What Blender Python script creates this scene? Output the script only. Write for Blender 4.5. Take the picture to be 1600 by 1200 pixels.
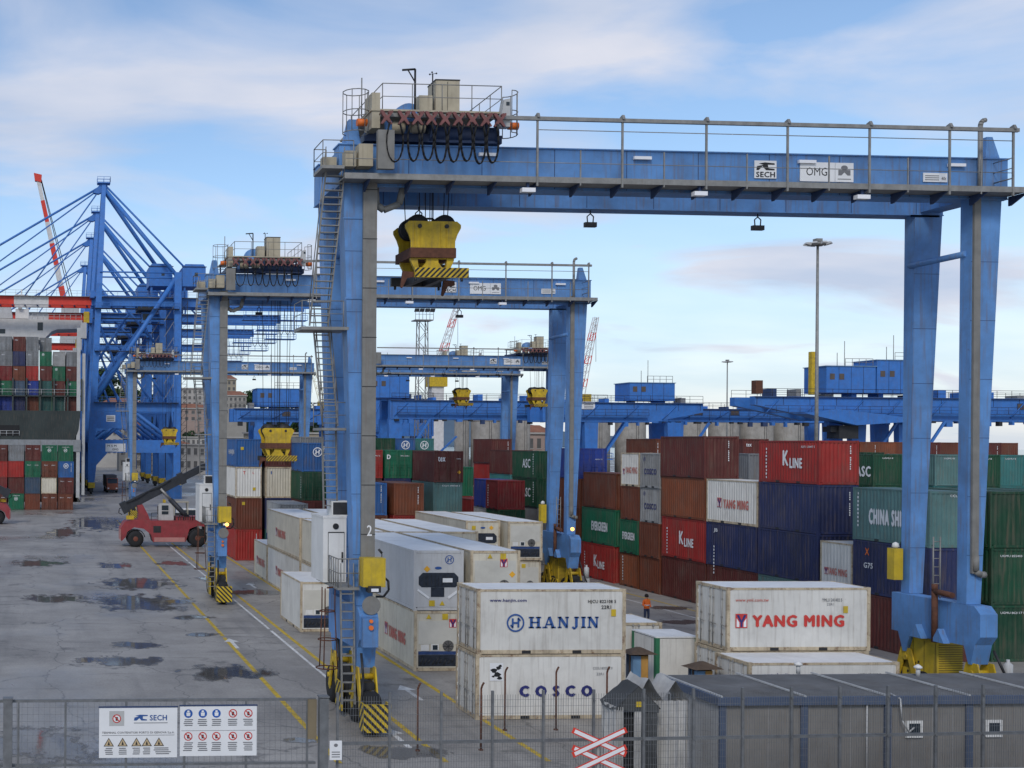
import bpy, math, random
from mathutils import Vector, Matrix, Quaternion, noise
random.seed(7)
for o in list(bpy.data.objects): bpy.data.objects.remove(o)
SC = bpy.context.scene
COL = SC.collection
R = math.radians
# ------------------------------------------------------------------ camera
CAM_H = 10.9
YAW = math.atan(127/1950.)
cd = bpy.data.cameras.new('camera'); cam = bpy.data.objects.new('camera', cd); COL.objects.link(cam)
cd.sensor_width = 36.0; cd.lens = 36.0*1950/1600
cd.shift_x = (800-197)/1600.; cd.shift_y = (691-600)/1600.
cd.clip_start = .5; cd.clip_end = 30000
fw = Vector((math.sin(YAW), math.cos(YAW), 0)); rt = Vector((math.cos(YAW), -math.sin(YAW), 0)); up = Vector((0, 0, 1))
ROLL = .007
rt2 = rt*math.cos(ROLL)+up*math.sin(ROLL); up2 = up*math.cos(ROLL)-rt*math.sin(ROLL)
m = Matrix((rt2, up2, -fw)).transposed().to_4x4(); m.translation = (0, 0, CAM_H)
cam.matrix_world = m
SC.camera = cam
# ------------------------------------------------------------------ sky, sun, exposure
SUN_EL, SUN_AZ = R(38), R(205)         # azimuth clockwise from +Y: behind the camera, a little to the left
W = bpy.data.worlds.new('World'); SC.world = W; W.use_nodes = True
nt = W.node_tree; nt.nodes.clear(); L = nt.links.new
def N(t, **k):
    n = nt.nodes.new(t)
    for a, b in k.items(): setattr(n, a, b)
    return n
out = N('ShaderNodeOutputWorld'); bg = N('ShaderNodeBackground'); bg.inputs['Strength'].default_value = .145
sky = N('ShaderNodeTexSky', sky_type='NISHITA', sun_disc=False, sun_elevation=SUN_EL, sun_rotation=SUN_AZ)
sky.air_density = 1.0; sky.dust_density = .25; sky.ozone_density = 3.2
tc = N('ShaderNodeTexCoord'); sep = N('ShaderNodeSeparateXYZ'); L(tc.outputs['Generated'], sep.inputs[0])
mz = N('ShaderNodeMath', operation='ADD'); mz.inputs[1].default_value = .17; L(sep.outputs['Z'], mz.inputs[0])
mm = N('ShaderNodeMath', operation='MAXIMUM'); mm.inputs[1].default_value = .05; L(mz.outputs[0], mm.inputs[0])
dx = N('ShaderNodeMath', operation='DIVIDE'); L(sep.outputs['X'], dx.inputs[0]); L(mm.outputs[0], dx.inputs[1])
dy = N('ShaderNodeMath', operation='DIVIDE'); L(sep.outputs['Y'], dy.inputs[0]); L(mm.outputs[0], dy.inputs[1])
cmb = N('ShaderNodeCombineXYZ'); L(dx.outputs[0], cmb.inputs[0]); L(dy.outputs[0], cmb.inputs[1])
mp = N('ShaderNodeMapping'); mp.inputs['Scale'].default_value = (.75, 1.0, 1); mp.inputs['Location'].default_value = (3.1, 1.4, 0); L(cmb.outputs[0], mp.inputs[0])
n1 = N('ShaderNodeTexNoise'); n1.inputs['Scale'].default_value = 1.55; n1.inputs['Detail'].default_value = 9; n1.inputs['Roughness'].default_value = .52; n1.inputs['Distortion'].default_value = .55
L(mp.outputs[0], n1.inputs[0])
rp = N('ShaderNodeValToRGB'); rp.color_ramp.elements[0].position = .45; rp.color_ramp.elements[0].color = (.03, .03, .03, 1)
rp.color_ramp.elements[1].position = .64; rp.color_ramp.elements[1].color = (.95, .95, .95, 1); L(n1.outputs[0], rp.inputs[0])
n2 = N('ShaderNodeTexNoise'); n2.inputs['Scale'].default_value = 2.3; n2.inputs['Detail'].default_value = 5; L(mp.outputs[0], n2.inputs[0])
cc = N('ShaderNodeValToRGB'); cc.color_ramp.elements[0].position = .35; cc.color_ramp.elements[0].color = (3.7, 4.25, 5.4, 1)
cc.color_ramp.elements[1].position = .68; cc.color_ramp.elements[1].color = (5.5, 5.5, 6.0, 1); L(n2.outputs[0], cc.inputs[0])
hz = N('ShaderNodeMapRange'); hz.inputs['From Min'].default_value = .0; hz.inputs['From Max'].default_value = .20; hz.inputs['To Min'].default_value = .8; hz.inputs['To Max'].default_value = 0.; L(sep.outputs['Z'], hz.inputs[0])
hm = N('ShaderNodeMath', operation='MAXIMUM'); L(rp.outputs[0], hm.inputs[0]); L(hz.outputs[0], hm.inputs[1])
mix = N('ShaderNodeMixRGB'); L(hm.outputs[0], mix.inputs[0]); L(sky.outputs[0], mix.inputs[1]); L(cc.outputs[0], mix.inputs[2])
L(mix.outputs[0], bg.inputs['Color']); L(bg.outputs[0], out.inputs[0])
sd = bpy.data.lights.new('sun', 'SUN'); sun = bpy.data.objects.new('sun', sd); COL.objects.link(sun)
sd.energy = 1.5; sd.angle = R(14); sd.color = (1, .95, .88)
sdir = Vector((math.sin(SUN_AZ)*math.cos(SUN_EL), math.cos(SUN_AZ)*math.cos(SUN_EL), math.sin(SUN_EL)))
sun.rotation_euler = sdir.to_track_quat('Z', 'Y').to_euler()
vs = SC.view_settings; vs.view_transform = 'Standard'; vs.look = 'None'; vs.gamma = 1; vs.exposure = 0.0; vs.use_curve_mapping = False
SC.render.engine = 'CYCLES'
# ------------------------------------------------------------------ materials
MATS = {}
def lin(h):
    h = h.lstrip('#'); c = [int(h[i:i+2], 16)/255 for i in (0, 2, 4)]
    return tuple((x/12.92 if x < .04045 else ((x+.055)/1.055)**2.4) for x in c)
def mat(name, col, rough=.55, metal=0., var=.18, scale=1.2, streak=0., rust=0., dirt=0., emit=None, es=0., rnd=0., bump=0.):
    """procedural paint / metal: mottled colour, vertical streaks, rust spots, all in object space"""
    if name in MATS: return MATS[name]
    if isinstance(col, str): col = lin(col)
    M = bpy.data.materials.new(name); M.use_nodes = True; t = M.node_tree; t.nodes.clear(); K = t.links.new
    def n(ty, **k):
        x = t.nodes.new(ty)
        for a, b in k.items(): setattr(x, a, b)
        return x
    o = n('ShaderNodeOutputMaterial'); p = n('ShaderNodeBsdfPrincipled'); K(p.outputs[0], o.inputs[0])
    p.inputs['Roughness'].default_value = rough; p.inputs['Metallic'].default_value = metal
    p.inputs['Specular IOR Level'].default_value = .35
    if emit:
        p.inputs['Emission Color'].default_value = (*emit, 1); p.inputs['Emission Strength'].default_value = es
    c = n('ShaderNodeTexCoord'); oi = n('ShaderNodeObjectInfo')
    ad = n('ShaderNodeVectorMath', operation='ADD'); K(c.outputs['Object'], ad.inputs[0])
    sc = n('ShaderNodeVectorMath', operation='SCALE'); sc.inputs['Scale'].default_value = 17.; K(oi.outputs['Location'], sc.inputs[0]); K(sc.outputs[0], ad.inputs[1])
    a = n('ShaderNodeTexNoise'); a.inputs['Scale'].default_value = scale; a.inputs['Detail'].default_value = 6; a.inputs['Roughness'].default_value = .62; K(ad.outputs[0], a.inputs[0])
    r = n('ShaderNodeMapRange'); r.inputs['From Min'].default_value = .3; r.inputs['From Max'].default_value = .7
    r.inputs['To Min'].default_value = 1-var; r.inputs['To Max'].default_value = 1+var*.6; K(a.outputs[0], r.inputs[0])
    fac = r.outputs[0]
    if rnd:
        q = n('ShaderNodeMapRange'); q.inputs['To Min'].default_value = 1-rnd; q.inputs['To Max'].default_value = 1+rnd; K(oi.outputs['Random'], q.inputs[0])
        mu = n('ShaderNodeMath', operation='MULTIPLY'); K(fac, mu.inputs[0]); K(q.outputs[0], mu.inputs[1]); fac = mu.outputs[0]
    g = n('ShaderNodeVectorMath', operation='SCALE'); g.inputs[0].default_value = col; K(fac, g.inputs['Scale'])
    cur = g.outputs[0]
    def over(maskout, c2, amt):
        nonlocal cur
        mul = n('ShaderNodeMath', operation='MULTIPLY'); mul.inputs[1].default_value = amt; K(maskout, mul.inputs[0])
        mx = n('ShaderNodeMixRGB'); K(mul.outputs[0], mx.inputs[0]); K(cur, mx.inputs[1]); mx.inputs[2].default_value = (*c2, 1); cur = mx.outputs[0]
    if streak:
        mp = n('ShaderNodeMapping'); mp.inputs['Scale'].default_value = (5, 5, .35); K(ad.outputs[0], mp.inputs[0])
        b = n('ShaderNodeTexNoise'); b.inputs['Scale'].default_value = 1.6; b.inputs['Detail'].default_value = 5; K(mp.outputs[0], b.inputs[0])
        rr = n('ShaderNodeMapRange'); rr.inputs['From Min'].default_value = .52; rr.inputs['From Max'].default_value = .75; K(b.outputs[0], rr.inputs[0])
        over(rr.outputs[0], (.16, .115, .08), streak)
    if dirt:
        b = n('ShaderNodeTexNoise'); b.inputs['Scale'].default_value = .7; b.inputs['Detail'].default_value = 8; b.inputs['Roughness'].default_value = .7; K(ad.outputs[0], b.inputs[0])
        rr = n('ShaderNodeMapRange'); rr.inputs['From Min'].default_value = .48; rr.inputs['From Max'].default_value = .75; K(b.outputs[0], rr.inputs[0])
        over(rr.outputs[0], (.10, .085, .07), dirt)
    if rust:
        b = n('ShaderNodeTexNoise'); b.inputs['Scale'].default_value = 3.3; b.inputs['Detail'].default_value = 9; b.inputs['Roughness'].default_value = .72; K(ad.outputs[0], b.inputs[0])
        rr = n('ShaderNodeMapRange'); rr.inputs['From Min'].default_value = .70-.14*rust; rr.inputs['From Max'].default_value = .80-.1*rust; K(b.outputs[0], rr.inputs[0])
        over(rr.outputs[0], (.13, .05, .022), .85)
    K(cur, p.inputs['Base Color'])
    rv = n('ShaderNodeMapRange'); rv.inputs['To Min'].default_value = max(.05, rough-.12); rv.inputs['To Max'].default_value = min(1, rough+.15); K(a.outputs[0], rv.inputs[0]); K(rv.outputs[0], p.inputs['Roughness'])
    if bump:
        bb = n('ShaderNodeBump'); bb.inputs['Strength'].default_value = bump; bb.inputs['Distance'].default_value = .05
        b = n('ShaderNodeTexNoise'); b.inputs['Scale'].default_value = 1.1; b.inputs['Detail'].default_value = 2; K(ad.outputs[0], b.inputs[0]); K(b.outputs[0], bb.inputs['Height']); K(bb.outputs[0], p.inputs['Normal'])
    MATS[name] = M; return M
BLUE = mat('crane_blue_paint', (.108, .255, .53), .5, var=.3, scale=.55, streak=.55, dirt=.35, rust=.28)
DBLUE = mat('dark_blue_paint', (.03, .055, .13), .5, var=.2, dirt=.3)
RBLUE = mat('yard_blue_paint', (.045, .18, .52), .5, var=.15, streak=.3, dirt=.25)
GALV = mat('galvanised_steel', (.26, .255, .24), .55, .3, var=.25, scale=3, streak=.2)
CONCG = mat('grey_cable_tray', (.20, .195, .18), .7, var=.2, scale=2, streak=.4)
DARK = mat('dark_steel', (.035, .035, .037), .55, .2, var=.3, scale=3)
BLACK = mat('black_rubber', (.018, .018, .019), .75, var=.3, scale=4)
CABLE = mat('black_cable', (.012, .012, .013), .6)
YEL = mat('yellow_paint', (.58, .39, .02), .5, var=.3, scale=2.5, streak=.4, rust=.45, dirt=.5)
YELC = mat('clean_yellow_paint', (.60, .42, .025), .5, var=.25, streak=.35, dirt=.45, rust=.1)
BEIGE = mat('beige_sheet_metal', (.42, .37, .27), .6, var=.18, streak=.35, rust=.1)
WHITE = mat('white_enamel', (.70, .69, .66), .5, var=.1, streak=.15, dirt=.1)
WSIGN = mat('white_sign', (.74, .74, .74), .5, var=.05)
LGREY = mat('light_grey_paint', (.46, .46, .45), .55, var=.12, streak=.3)
RUST = mat('rusty_steel', (.12, .05, .03), .8, var=.4, scale=5)
REDP = mat('faded_red_paint', (.29, .042, .048), .5, var=.22, scale=2, dirt=.35, streak=.2)
PINK = mat('faded_pink_red', (.19, .075, .07), .6, var=.3, scale=4)
ORANGE = mat('orange_paint', (.75, .17, .03), .5, var=.2)
REDS = mat('signal_red', (.65, .05, .03), .5, var=.15, dirt=.1)
GLASS = mat('dark_window_glass', (.03, .04, .05), .12, var=.1)
INKB = mat('blue_lettering', (.03, .09, .28), .5, var=.15)
INKN = mat('navy_lettering', (.03, .035, .16), .5, var=.2)
INKR = mat('red_lettering', (.55, .05, .04), .5, var=.15)
INKRF = mat('faded_red_lettering', (.55, .16, .13), .6, var=.2)
INKW = mat('white_lettering', (.75, .75, .75), .5, var=.1)
INKK = mat('black_lettering', (.02, .02, .022), .5)
INKG = mat('grey_lettering', (.18, .18, .19), .5)
CONC = mat('stained_concrete', (.30, .28, .25), .85, var=.25, scale=.5, streak=.6, dirt=.3)
SODIUM = mat('lit_sodium_lamp', (1, .7, .3), .4, emit=(1, .45, .07), es=2.6)
LEDW = mat('white_lamp_glass', (.8, .8, .82), .2, var=.03)
# ------------------------------------------------------------------ mesh helper
class MB:
    def __init__(s): s.v = []; s.f = []; s.sm = []
    def quad(s, a, b, c, d, sm=False):
        n = len(s.v); s.v += [tuple(a), tuple(b), tuple(c), tuple(d)]; s.f.append((n, n+1, n+2, n+3)); s.sm.append(sm); return s
    def poly(s, pts, sm=False):
        n = len(s.v); s.v += [tuple(p) for p in pts]; s.f.append(tuple(range(n, n+len(pts)))); s.sm.append(sm); return s
    def hexa(s, b, t):     # bottom 4 pts ccw (seen from above), top 4 pts
        n = len(s.v); s.v += [tuple(p) for p in b]+[tuple(p) for p in t]
        for f in ((3, 2, 1, 0), (4, 5, 6, 7), (0, 1, 5, 4), (1, 2, 6, 5), (2, 3, 7, 6), (3, 0, 4, 7)):
            s.f.append(tuple(n+i for i in f)); s.sm.append(False)
        return s
    def box(s, x0, y0, z0, x1, y1, z1):
        if x0 > x1: x0, x1 = x1, x0
        if y0 > y1: y0, y1 = y1, y0
        if z0 > z1: z0, z1 = z1, z0
        return s.hexa([(x0, y0, z0), (x1, y0, z0), (x1, y1, z0), (x0, y1, z0)], [(x0, y0, z1), (x1, y0, z1), (x1, y1, z1), (x0, y1, z1)])
    def taper(s, zb, rb, zt, rt_):   # r=(x0,x1,y0,y1)
        f = lambda r, z: [(r[0], r[2], z), (r[1], r[2], z), (r[1], r[3], z), (r[0], r[3], z)]
        return s.hexa(f(rb, zb), f(rt_, zt))
    def bar(s, p, q, w, h=None, upv=(0, 0, 1)):
        h = h or w; p = Vector(p); q = Vector(q); d = (q-p)
        if d.length < 1e-6: return s
        d.normalize(); u = Vector(upv)
        if abs(d.dot(u)) > .98: u = Vector((0, 1, 0))
        a = d.cross(u).normalized()*w/2; b = a.cross(d).normalized()*h/2
        s.hexa([p-a-b, p+a-b, q+a-b, q-a-b], [p-a+b, p+a+b, q+a+b, q-a+b]); return s
    def tube(s, p, q, r, seg=8, r2=None, cap=True):
        r2 = r if r2 is None else r2; p = Vector(p); q = Vector(q); d = (q-p).normalized()
        u = Vector((0, 0, 1)) if abs(d.z) < .9 else Vector((1, 0, 0))
        a = d.cross(u).normalized(); b = a.cross(d).normalized(); n = len(s.v)
        for c, rr in ((p, r), (q, r2)):
            for i in range(seg):
                t = 2*math.pi*i/seg; s.v.append(tuple(c+(a*math.cos(t)+b*math.sin(t))*rr))
        for i in range(seg):
            j = (i+1) % seg; s.f.append((n+i, n+seg+i, n+seg+j, n+j)); s.sm.append(True)
        if cap:
            s.f.append(tuple(n+i for i in range(seg))); s.sm.append(False)
            s.f.append(tuple(n+seg+i for i in reversed(range(seg)))); s.sm.append(False)
        return s
    def path(s, pts, r, seg=6):
        for a, b in zip(pts, pts[1:]): s.tube(a, b, r, seg)
        return s
    def lathe(s, prof, c=(0, 0, 0), axis='z', seg=20, closed=False):
        n = len(s.v); c = Vector(c)
        for (r, h) in prof:
            for i in range(seg):
                t = 2*math.pi*i/seg; u, w = r*math.cos(t), r*math.sin(t)
                s.v.append(tuple(c+(Vector((u, w, h)) if axis == 'z' else Vector((h, u, w)) if axis == 'x' else Vector((w, h, u)))))
        for k in range(len(prof)-1):
            for i in range(seg):
                j = (i+1) % seg; s.f.append((n+k*seg+i, n+k*seg+j, n+(k+1)*seg+j, n+(k+1)*seg+i)); s.sm.append(True)
        if not closed:
            s.f.append(tuple(n+i for i in reversed(range(seg)))); s.sm.append(False)
            k = len(prof)-1; s.f.append(tuple(n+k*seg+i for i in range(seg))); s.sm.append(False)
        return s
    def prism(s, pts, axis, a, b):   # polygon pts (2d) extruded along axis between a and b
        f = {'x': lambda p, h: (h, p[0], p[1]), 'y': lambda p, h: (p[0], h, p[1]), 'z': lambda p, h: (p[0], p[1], h)}[axis]
        n = len(s.v); k = len(pts); s.v += [f(p, a) for p in pts]+[f(p, b) for p in pts]
        s.f.append(tuple(n+i for i in reversed(range(k)))); s.f.append(tuple(n+k+i for i in range(k))); s.sm += [False, False]
        for i in range(k):
            j = (i+1) % k; s.f.append((n+i, n+j, n+k+j, n+k+i)); s.sm.append(False)
        return s
    def mesh(s, name):
        me = bpy.data.meshes.new(name); me.from_pydata(s.v, [], s.f)
        me.polygons.foreach_set('use_smooth', s.sm); me.update(); return me
    def obj(s, name, material, parent=None, loc=None):
        me = s.mesh(name); me.materials.append(material)
        return link(name, me, parent, loc)
def link(name, data, parent=None, loc=None):
    o = bpy.data.objects.new(name, data); COL.objects.link(o)
    if parent: o.parent = parent
    if loc: o.location = loc
    return o
def tag(o, label=None, cat=None, group=None, kind=None):
    if label: o['label'] = label
    if cat: o['category'] = cat
    if group: o['group'] = group
    if kind: o['kind'] = kind
    return o
def thing(name, label, cat, loc=(0, 0, 0), rz=0, group=None):
    o = link(name, None, None, loc); o.rotation_euler = (0, 0, rz); return tag(o, label, cat, group)
KIDS = {}
def copy_tree(o, parent=None, skip=()):
    c = o.copy(); COL.objects.link(c); c.parent = parent
    for ch in o.children:
        if ch.name.split('.')[0] in skip: continue
        copy_tree(ch, c, skip)
    return c
def omat(o, m, slot=0):
    o.material_slots[slot].link = 'OBJECT'; o.material_slots[slot].material = m
# lettering: requests are gathered, all fonts are converted to meshes in one pass at the end
TEXTS = []
def text(body, parent, origin, xdir, height, width, material, bold=0., name='lettering', ydir=(0, 0, 1)):
    TEXTS.append((body, parent, Vector(origin), Vector(xdir), height, width, material, bold, name, Vector(ydir)))
def flush_text():
    uniq = {}
    for t in TEXTS:
        k = (t[0], t[7])
        if k not in uniq:
            cu = bpy.data.curves.new('f', 'FONT'); cu.body = t[0]; cu.size = 1; cu.resolution_u = 2; cu.offset = 0; cu.space_character = 1+t[7]*2.5; cu.extrude = 0
            o = bpy.data.objects.new('f', cu); COL.objects.link(o); uniq[k] = o
    bpy.context.view_layer.update(); dg = bpy.context.evaluated_depsgraph_get(); ms = {}
    for k, o in uniq.items():
        m0 = bpy.data.meshes.new_from_object(o.evaluated_get(dg)); b_ = k[1]*.9; vv, ff = [], []
        for q, (ax, ay) in enumerate(((0, 0), (b_, 0), (-b_, 0), (0, b_*.6), (0, -b_*.6)) if b_ else ((0, 0),)):
            n_ = len(vv); vv += [(v.co.x+ax, v.co.y+ay, q*.0012) for v in m0.vertices]; ff += [tuple(n_+i for i in p.vertices) for p in m0.polygons]
        me = bpy.data.meshes.new('lettering'); me.from_pydata(vv, [], ff); me.update(); bpy.data.meshes.remove(m0)
        xs = [v.co.x for v in me.vertices]; ys = [v.co.y for v in me.vertices]
        x0, x1, y0, y1 = min(xs), max(xs), min(ys), max(ys)
        for v in me.vertices: v.co.x = (v.co.x-x0)/(x1-x0); v.co.y = (v.co.y-y0)/(y1-y0)
        me.materials.clear(); me.materials.append(INKK)
        ms[k] = (me, (x1-x0)/(y1-y0))
    for o in uniq.values():
        cu = o.data; bpy.data.objects.remove(o); bpy.data.curves.remove(cu)
    for (b, par, org, xd, h, w, mt, bold, name, yd) in TEXTS:
        me, asp = ms[(b, bold)]; o = link(name, me, par); omat(o, mt)
        if w is None: w = h*asp
        z = xd.cross(yd)
        M = Matrix((xd*w, yd*h, z)).transposed().to_4x4(); M.translation = org
        o.matrix_local = M
    TEXTS.clear()
FX = (1, 0, 0)       # text on a face that looks towards -Y
LX = (0, -1, 0)      # text on a face that looks towards -X
RX = (0, 1, 0)       # text on a face that looks towards +X
# ================================================================== ground
def ground_mat():
    M = bpy.data.materials.new('worn_wet_asphalt'); M.use_nodes = True; t = M.node_tree; t.nodes.clear(); K = t.links.new
    def n(ty, **k):
        x = t.nodes.new(ty)
        for a, b in k.items(): setattr(x, a, b)
        return x
    o = n('ShaderNodeOutputMaterial'); p = n('ShaderNodeBsdfPrincipled'); K(p.outputs[0], o.inputs[0])
    c = n('ShaderNodeTexCoord')
    def noi(s, d, r=.6, sc=None):
        x = n('ShaderNodeTexNoise'); x.inputs['Scale'].default_value = s; x.inputs['Detail'].default_value = d; x.inputs['Roughness'].default_value = r
        if sc:
            mp = n('ShaderNodeMapping'); mp.inputs['Scale'].default_value = sc; K(c.outputs['Object'], mp.inputs[0]); K(mp.outputs[0], x.inputs[0])
        else: K(c.outputs['Object'], x.inputs[0])
        return x.outputs[0]
    def ramp(i, a, b, ca=(0, 0, 0), cb=(1, 1, 1)):
        r = n('ShaderNodeValToRGB'); r.color_ramp.elements[0].position = a; r.color_ramp.elements[1].position = b
        r.color_ramp.elements[0].color = (*ca, 1); r.color_ramp.elements[1].color = (*cb, 1); K(i, r.inputs[0]); return r.outputs[0]
    def mx(f, a, b, bt='MIX'):
        r = n('ShaderNodeMixRGB', blend_type=bt); 
        for s, v in zip(r.inputs, (f, a, b)):
            if isinstance(v, (int, float)): s.default_value = v
            elif isinstance(v, tuple): s.default_value = (*v, 1)
            else: K(v, s)
        return r.outputs[0]
    base = ramp(noi(.13, 9, .7), .36, .66, (.225, .205, .182), (.40, .37, .33))
    fine = ramp(noi(9, 6, .7), .3, .75, (.75, .75, .75), (1.2, 1.2, 1.2))
    col = mx(1.0, base, fine, 'MULTIPLY')
    tracks = ramp(noi(.55, 5, .6, (1, .06, 1)), .52, .74)             # tyre-polished bands along the lanes
    col = mx(mx(1., tracks, (.45, .45, .45), 'MULTIPLY'), col, (.10, .094, .088))
    oil = ramp(noi(.33, 7, .68), .585, .70)
    col = mx(mx(1., oil, (.7, .7, .7), 'MULTIPLY'), col, (.045, .042, .04))
    st = ramp(noi(.9, 6, .62, (.16, 1, 1)), .60, .68)
    col = mx(mx(1., st, (.5, .5, .5), 'MULTIPLY'), col, (.06, .054, .05))
    wet = ramp(noi(.06, 6, .6, (1, .55, 1)), .50, .62)
    col = mx(mx(1., wet, (.4, .4, .4), 'MULTIPLY'), col, (.10, .095, .09))
    vo = n('ShaderNodeTexVoronoi', feature='DISTANCE_TO_EDGE'); vo.inputs['Scale'].default_value = .17
    mpv = n('ShaderNodeMapping'); mpv.inputs['Scale'].default_value = (1, .6, 1); K(c.outputs['Object'], mpv.inputs[0])
    dist = n('ShaderNodeVectorMath', operation='ADD'); K(mpv.outputs[0], dist.inputs[0])
    nn = n('ShaderNodeTexNoise'); nn.inputs['Scale'].default_value = .5; nn.inputs['Detail'].default_value = 4; K(c.outputs['Object'], nn.inputs[0]); 
    sc2 = n('ShaderNodeVectorMath', operation='SCALE'); sc2.inputs['Scale'].default_value = 1.6; K(nn.outputs['Color'], sc2.inputs[0]); K(sc2.outputs[0], dist.inputs[1]); K(dist.outputs[0], vo.inputs[0])
    crack = ramp(vo.outputs['Distance'], .0, .008, (1, 1, 1), (0, 0, 0))
    col = mx(mx(1., crack, (.6, .6, .6), 'MULTIPLY'), col, (.04, .04, .04))
    K(col, p.inputs['Base Color'])
    ro = ramp(wet, 0, 1, (.58, .58, .58), (.16, .16, .16)); K(ro, p.inputs['Roughness'])
    bp = n('ShaderNodeBump'); bp.inputs['Strength'].default_value = .35; bp.inputs['Distance'].default_value = .01; K(noi(14, 5), bp.inputs['Height']); K(bp.outputs[0], p.inputs['Normal'])
    return M
ASPH = ground_mat()
g = MB(); g.poly([(-700, -60, 0), (1600, -60, 0), (1600, 1100, 0), (7.4, 1100, 0), (7.4, 226, 0), (-700, 226, 0)])
g.box(6.6, 226, -4, 7.39, 1100, -.02)
tag(g.obj('ground', ASPH), kind='structure')
def water_mat(name, col, rough, bumpscale, bstr):
    M = bpy.data.materials.new(name); M.use_nodes = True; t = M.node_tree; p = t.nodes['Principled BSDF']
    p.inputs['Base Color'].default_value = (*col, 1); p.inputs['Roughness'].default_value = rough; p.inputs['IOR'].default_value = 1.33; p.inputs['Specular IOR Level'].default_value = .5
    c = t.nodes.new('ShaderNodeTexCoord'); n_ = t.nodes.new('ShaderNodeTexNoise'); n_.inputs['Scale'].default_value = bumpscale; n_.inputs['Detail'].default_value = 3
    b = t.nodes.new('ShaderNodeBump'); b.inputs['Strength'].default_value = bstr; b.inputs['Distance'].default_value = .02
    t.links.new(c.outputs['Object'], n_.inputs[0]); t.links.new(n_.outputs[0], b.inputs['Height']); t.links.new(b.outputs[0], p.inputs['Normal']); return M
sea = MB(); sea.quad((-9000, 150, -2.6), (12000, 150, -2.6), (12000, 22000, -2.6), (-9000, 22000, -2.6))
tag(sea.obj('sea', water_mat('sea_water', (.02, .05, .06), .12, .3, .6)), kind='structure')
def film_mat():
    M = bpy.data.materials.new('puddle_water'); M.use_nodes = True; t = M.node_tree; t.nodes.clear(); K = t.links.new; n = t.nodes.new
    o = n('ShaderNodeOutputMaterial'); mx = n('ShaderNodeMixShader'); tr = n('ShaderNodeBsdfTransparent'); p = n('ShaderNodeBsdfPrincipled'); K(mx.outputs[0], o.inputs[0]); K(tr.outputs[0], mx.inputs[1]); K(p.outputs[0], mx.inputs[2])
    c = n('ShaderNodeTexCoord'); ln = n('ShaderNodeVectorMath'); ln.operation = 'LENGTH'; K(c.outputs['Object'], ln.inputs[0])
    g = n('ShaderNodeNewGeometry'); mp = n('ShaderNodeMapping'); mp.inputs['Scale'].default_value = (.55, .30, 1); K(g.outputs['Position'], mp.inputs[0])
    no = n('ShaderNodeTexNoise'); no.inputs['Scale'].default_value = 1.5; no.inputs['Detail'].default_value = 7; no.inputs['Roughness'].default_value = .62; K(mp.outputs[0], no.inputs[0])
    a = n('ShaderNodeMath'); a.operation = 'MULTIPLY_ADD'; a.inputs[1].default_value = 2.6; a.inputs[2].default_value = -.62; K(no.outputs[0], a.inputs[0])
    b = n('ShaderNodeMath'); b.operation = 'SUBTRACT'; K(a.outputs[0], b.inputs[0]); K(ln.outputs['Value'], b.inputs[1])
    al = n('ShaderNodeMapRange'); al.inputs['From Min'].default_value = -.16; al.inputs['From Max'].default_value = .05; K(b.outputs[0], al.inputs[0])
    am = n('ShaderNodeMath'); am.operation = 'MULTIPLY'; am.inputs[1].default_value = .72; K(al.outputs[0], am.inputs[0]); K(am.outputs[0], mx.inputs[0])
    ro = n('ShaderNodeMapRange'); ro.inputs['From Min'].default_value = -.02; ro.inputs['From Max'].default_value = .12; ro.inputs['To Min'].default_value = .42; ro.inputs['To Max'].default_value = .03; K(b.outputs[0], ro.inputs[0]); K(ro.outputs[0], p.inputs['Roughness'])
    p.inputs['Base Color'].default_value = (.13, .12, .11, 1); p.inputs['IOR'].default_value = 1.45
    nb = n('ShaderNodeTexNoise'); nb.inputs['Scale'].default_value = 6; K(g.outputs['Position'], nb.inputs[0]); bp = n('ShaderNodeBump'); bp.inputs['Strength'].default_value = .04; bp.inputs['Distance'].default_value = .02; K(nb.outputs[0], bp.inputs['Height']); K(bp.outputs[0], p.inputs['Normal'])
    return M
PUD = film_mat()
PUDDLES = [(8.75, 58.6, 1.25, 1.3), (7.22, 95.97, 2.21, 3.03), (6.8, 84.49, 2.38, 3.36), (3.89, 62.02, 1.51, 1.09), (5.05, 66.89, 1.03, 0.84), (8.69, 58.62, 1.43, 1.62), (-0.61, 44.59, 1.94, 2.15), (-0.5, 112.16, 1.73, 2.37), (6.91, 166.84, 2.57, 10.48), (9.45, 45.28, 0.46, 0.29), (11.62, 112.25, 1.15, 1.78), (9.23, 77.34, 0.99, 0.84), (0.96, 86.97, 1.78, 1.78), (12.51, 43.47, 1.34, 0.71), (15.51, 90.57, 1.39, 1.54), (39.85, 74.9, 1.15, 0.79), (42.21, 81.43, 1.04, 0.78), (13.35, 99.1, 1.02, 1.39), (2.5, 150, 1.4, 6), (9.0, 70.5, .7, .5), (6.2, 110, 1.1, 2.2)]
mb = MB(); mb.poly([(math.cos(2*math.pi*i/40), math.sin(2*math.pi*i/40), 0) for i in range(40)]); pme = mb.mesh('puddle'); pme.materials.append(PUD)
for k, (x, y, a, b) in enumerate(PUDDLES):
    o = link('puddle', pme, None, (x, y, .0085+.0005*(k % 5))); o.scale = (a*1.75, b*1.6, 1); tag(o, kind='structure')
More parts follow.
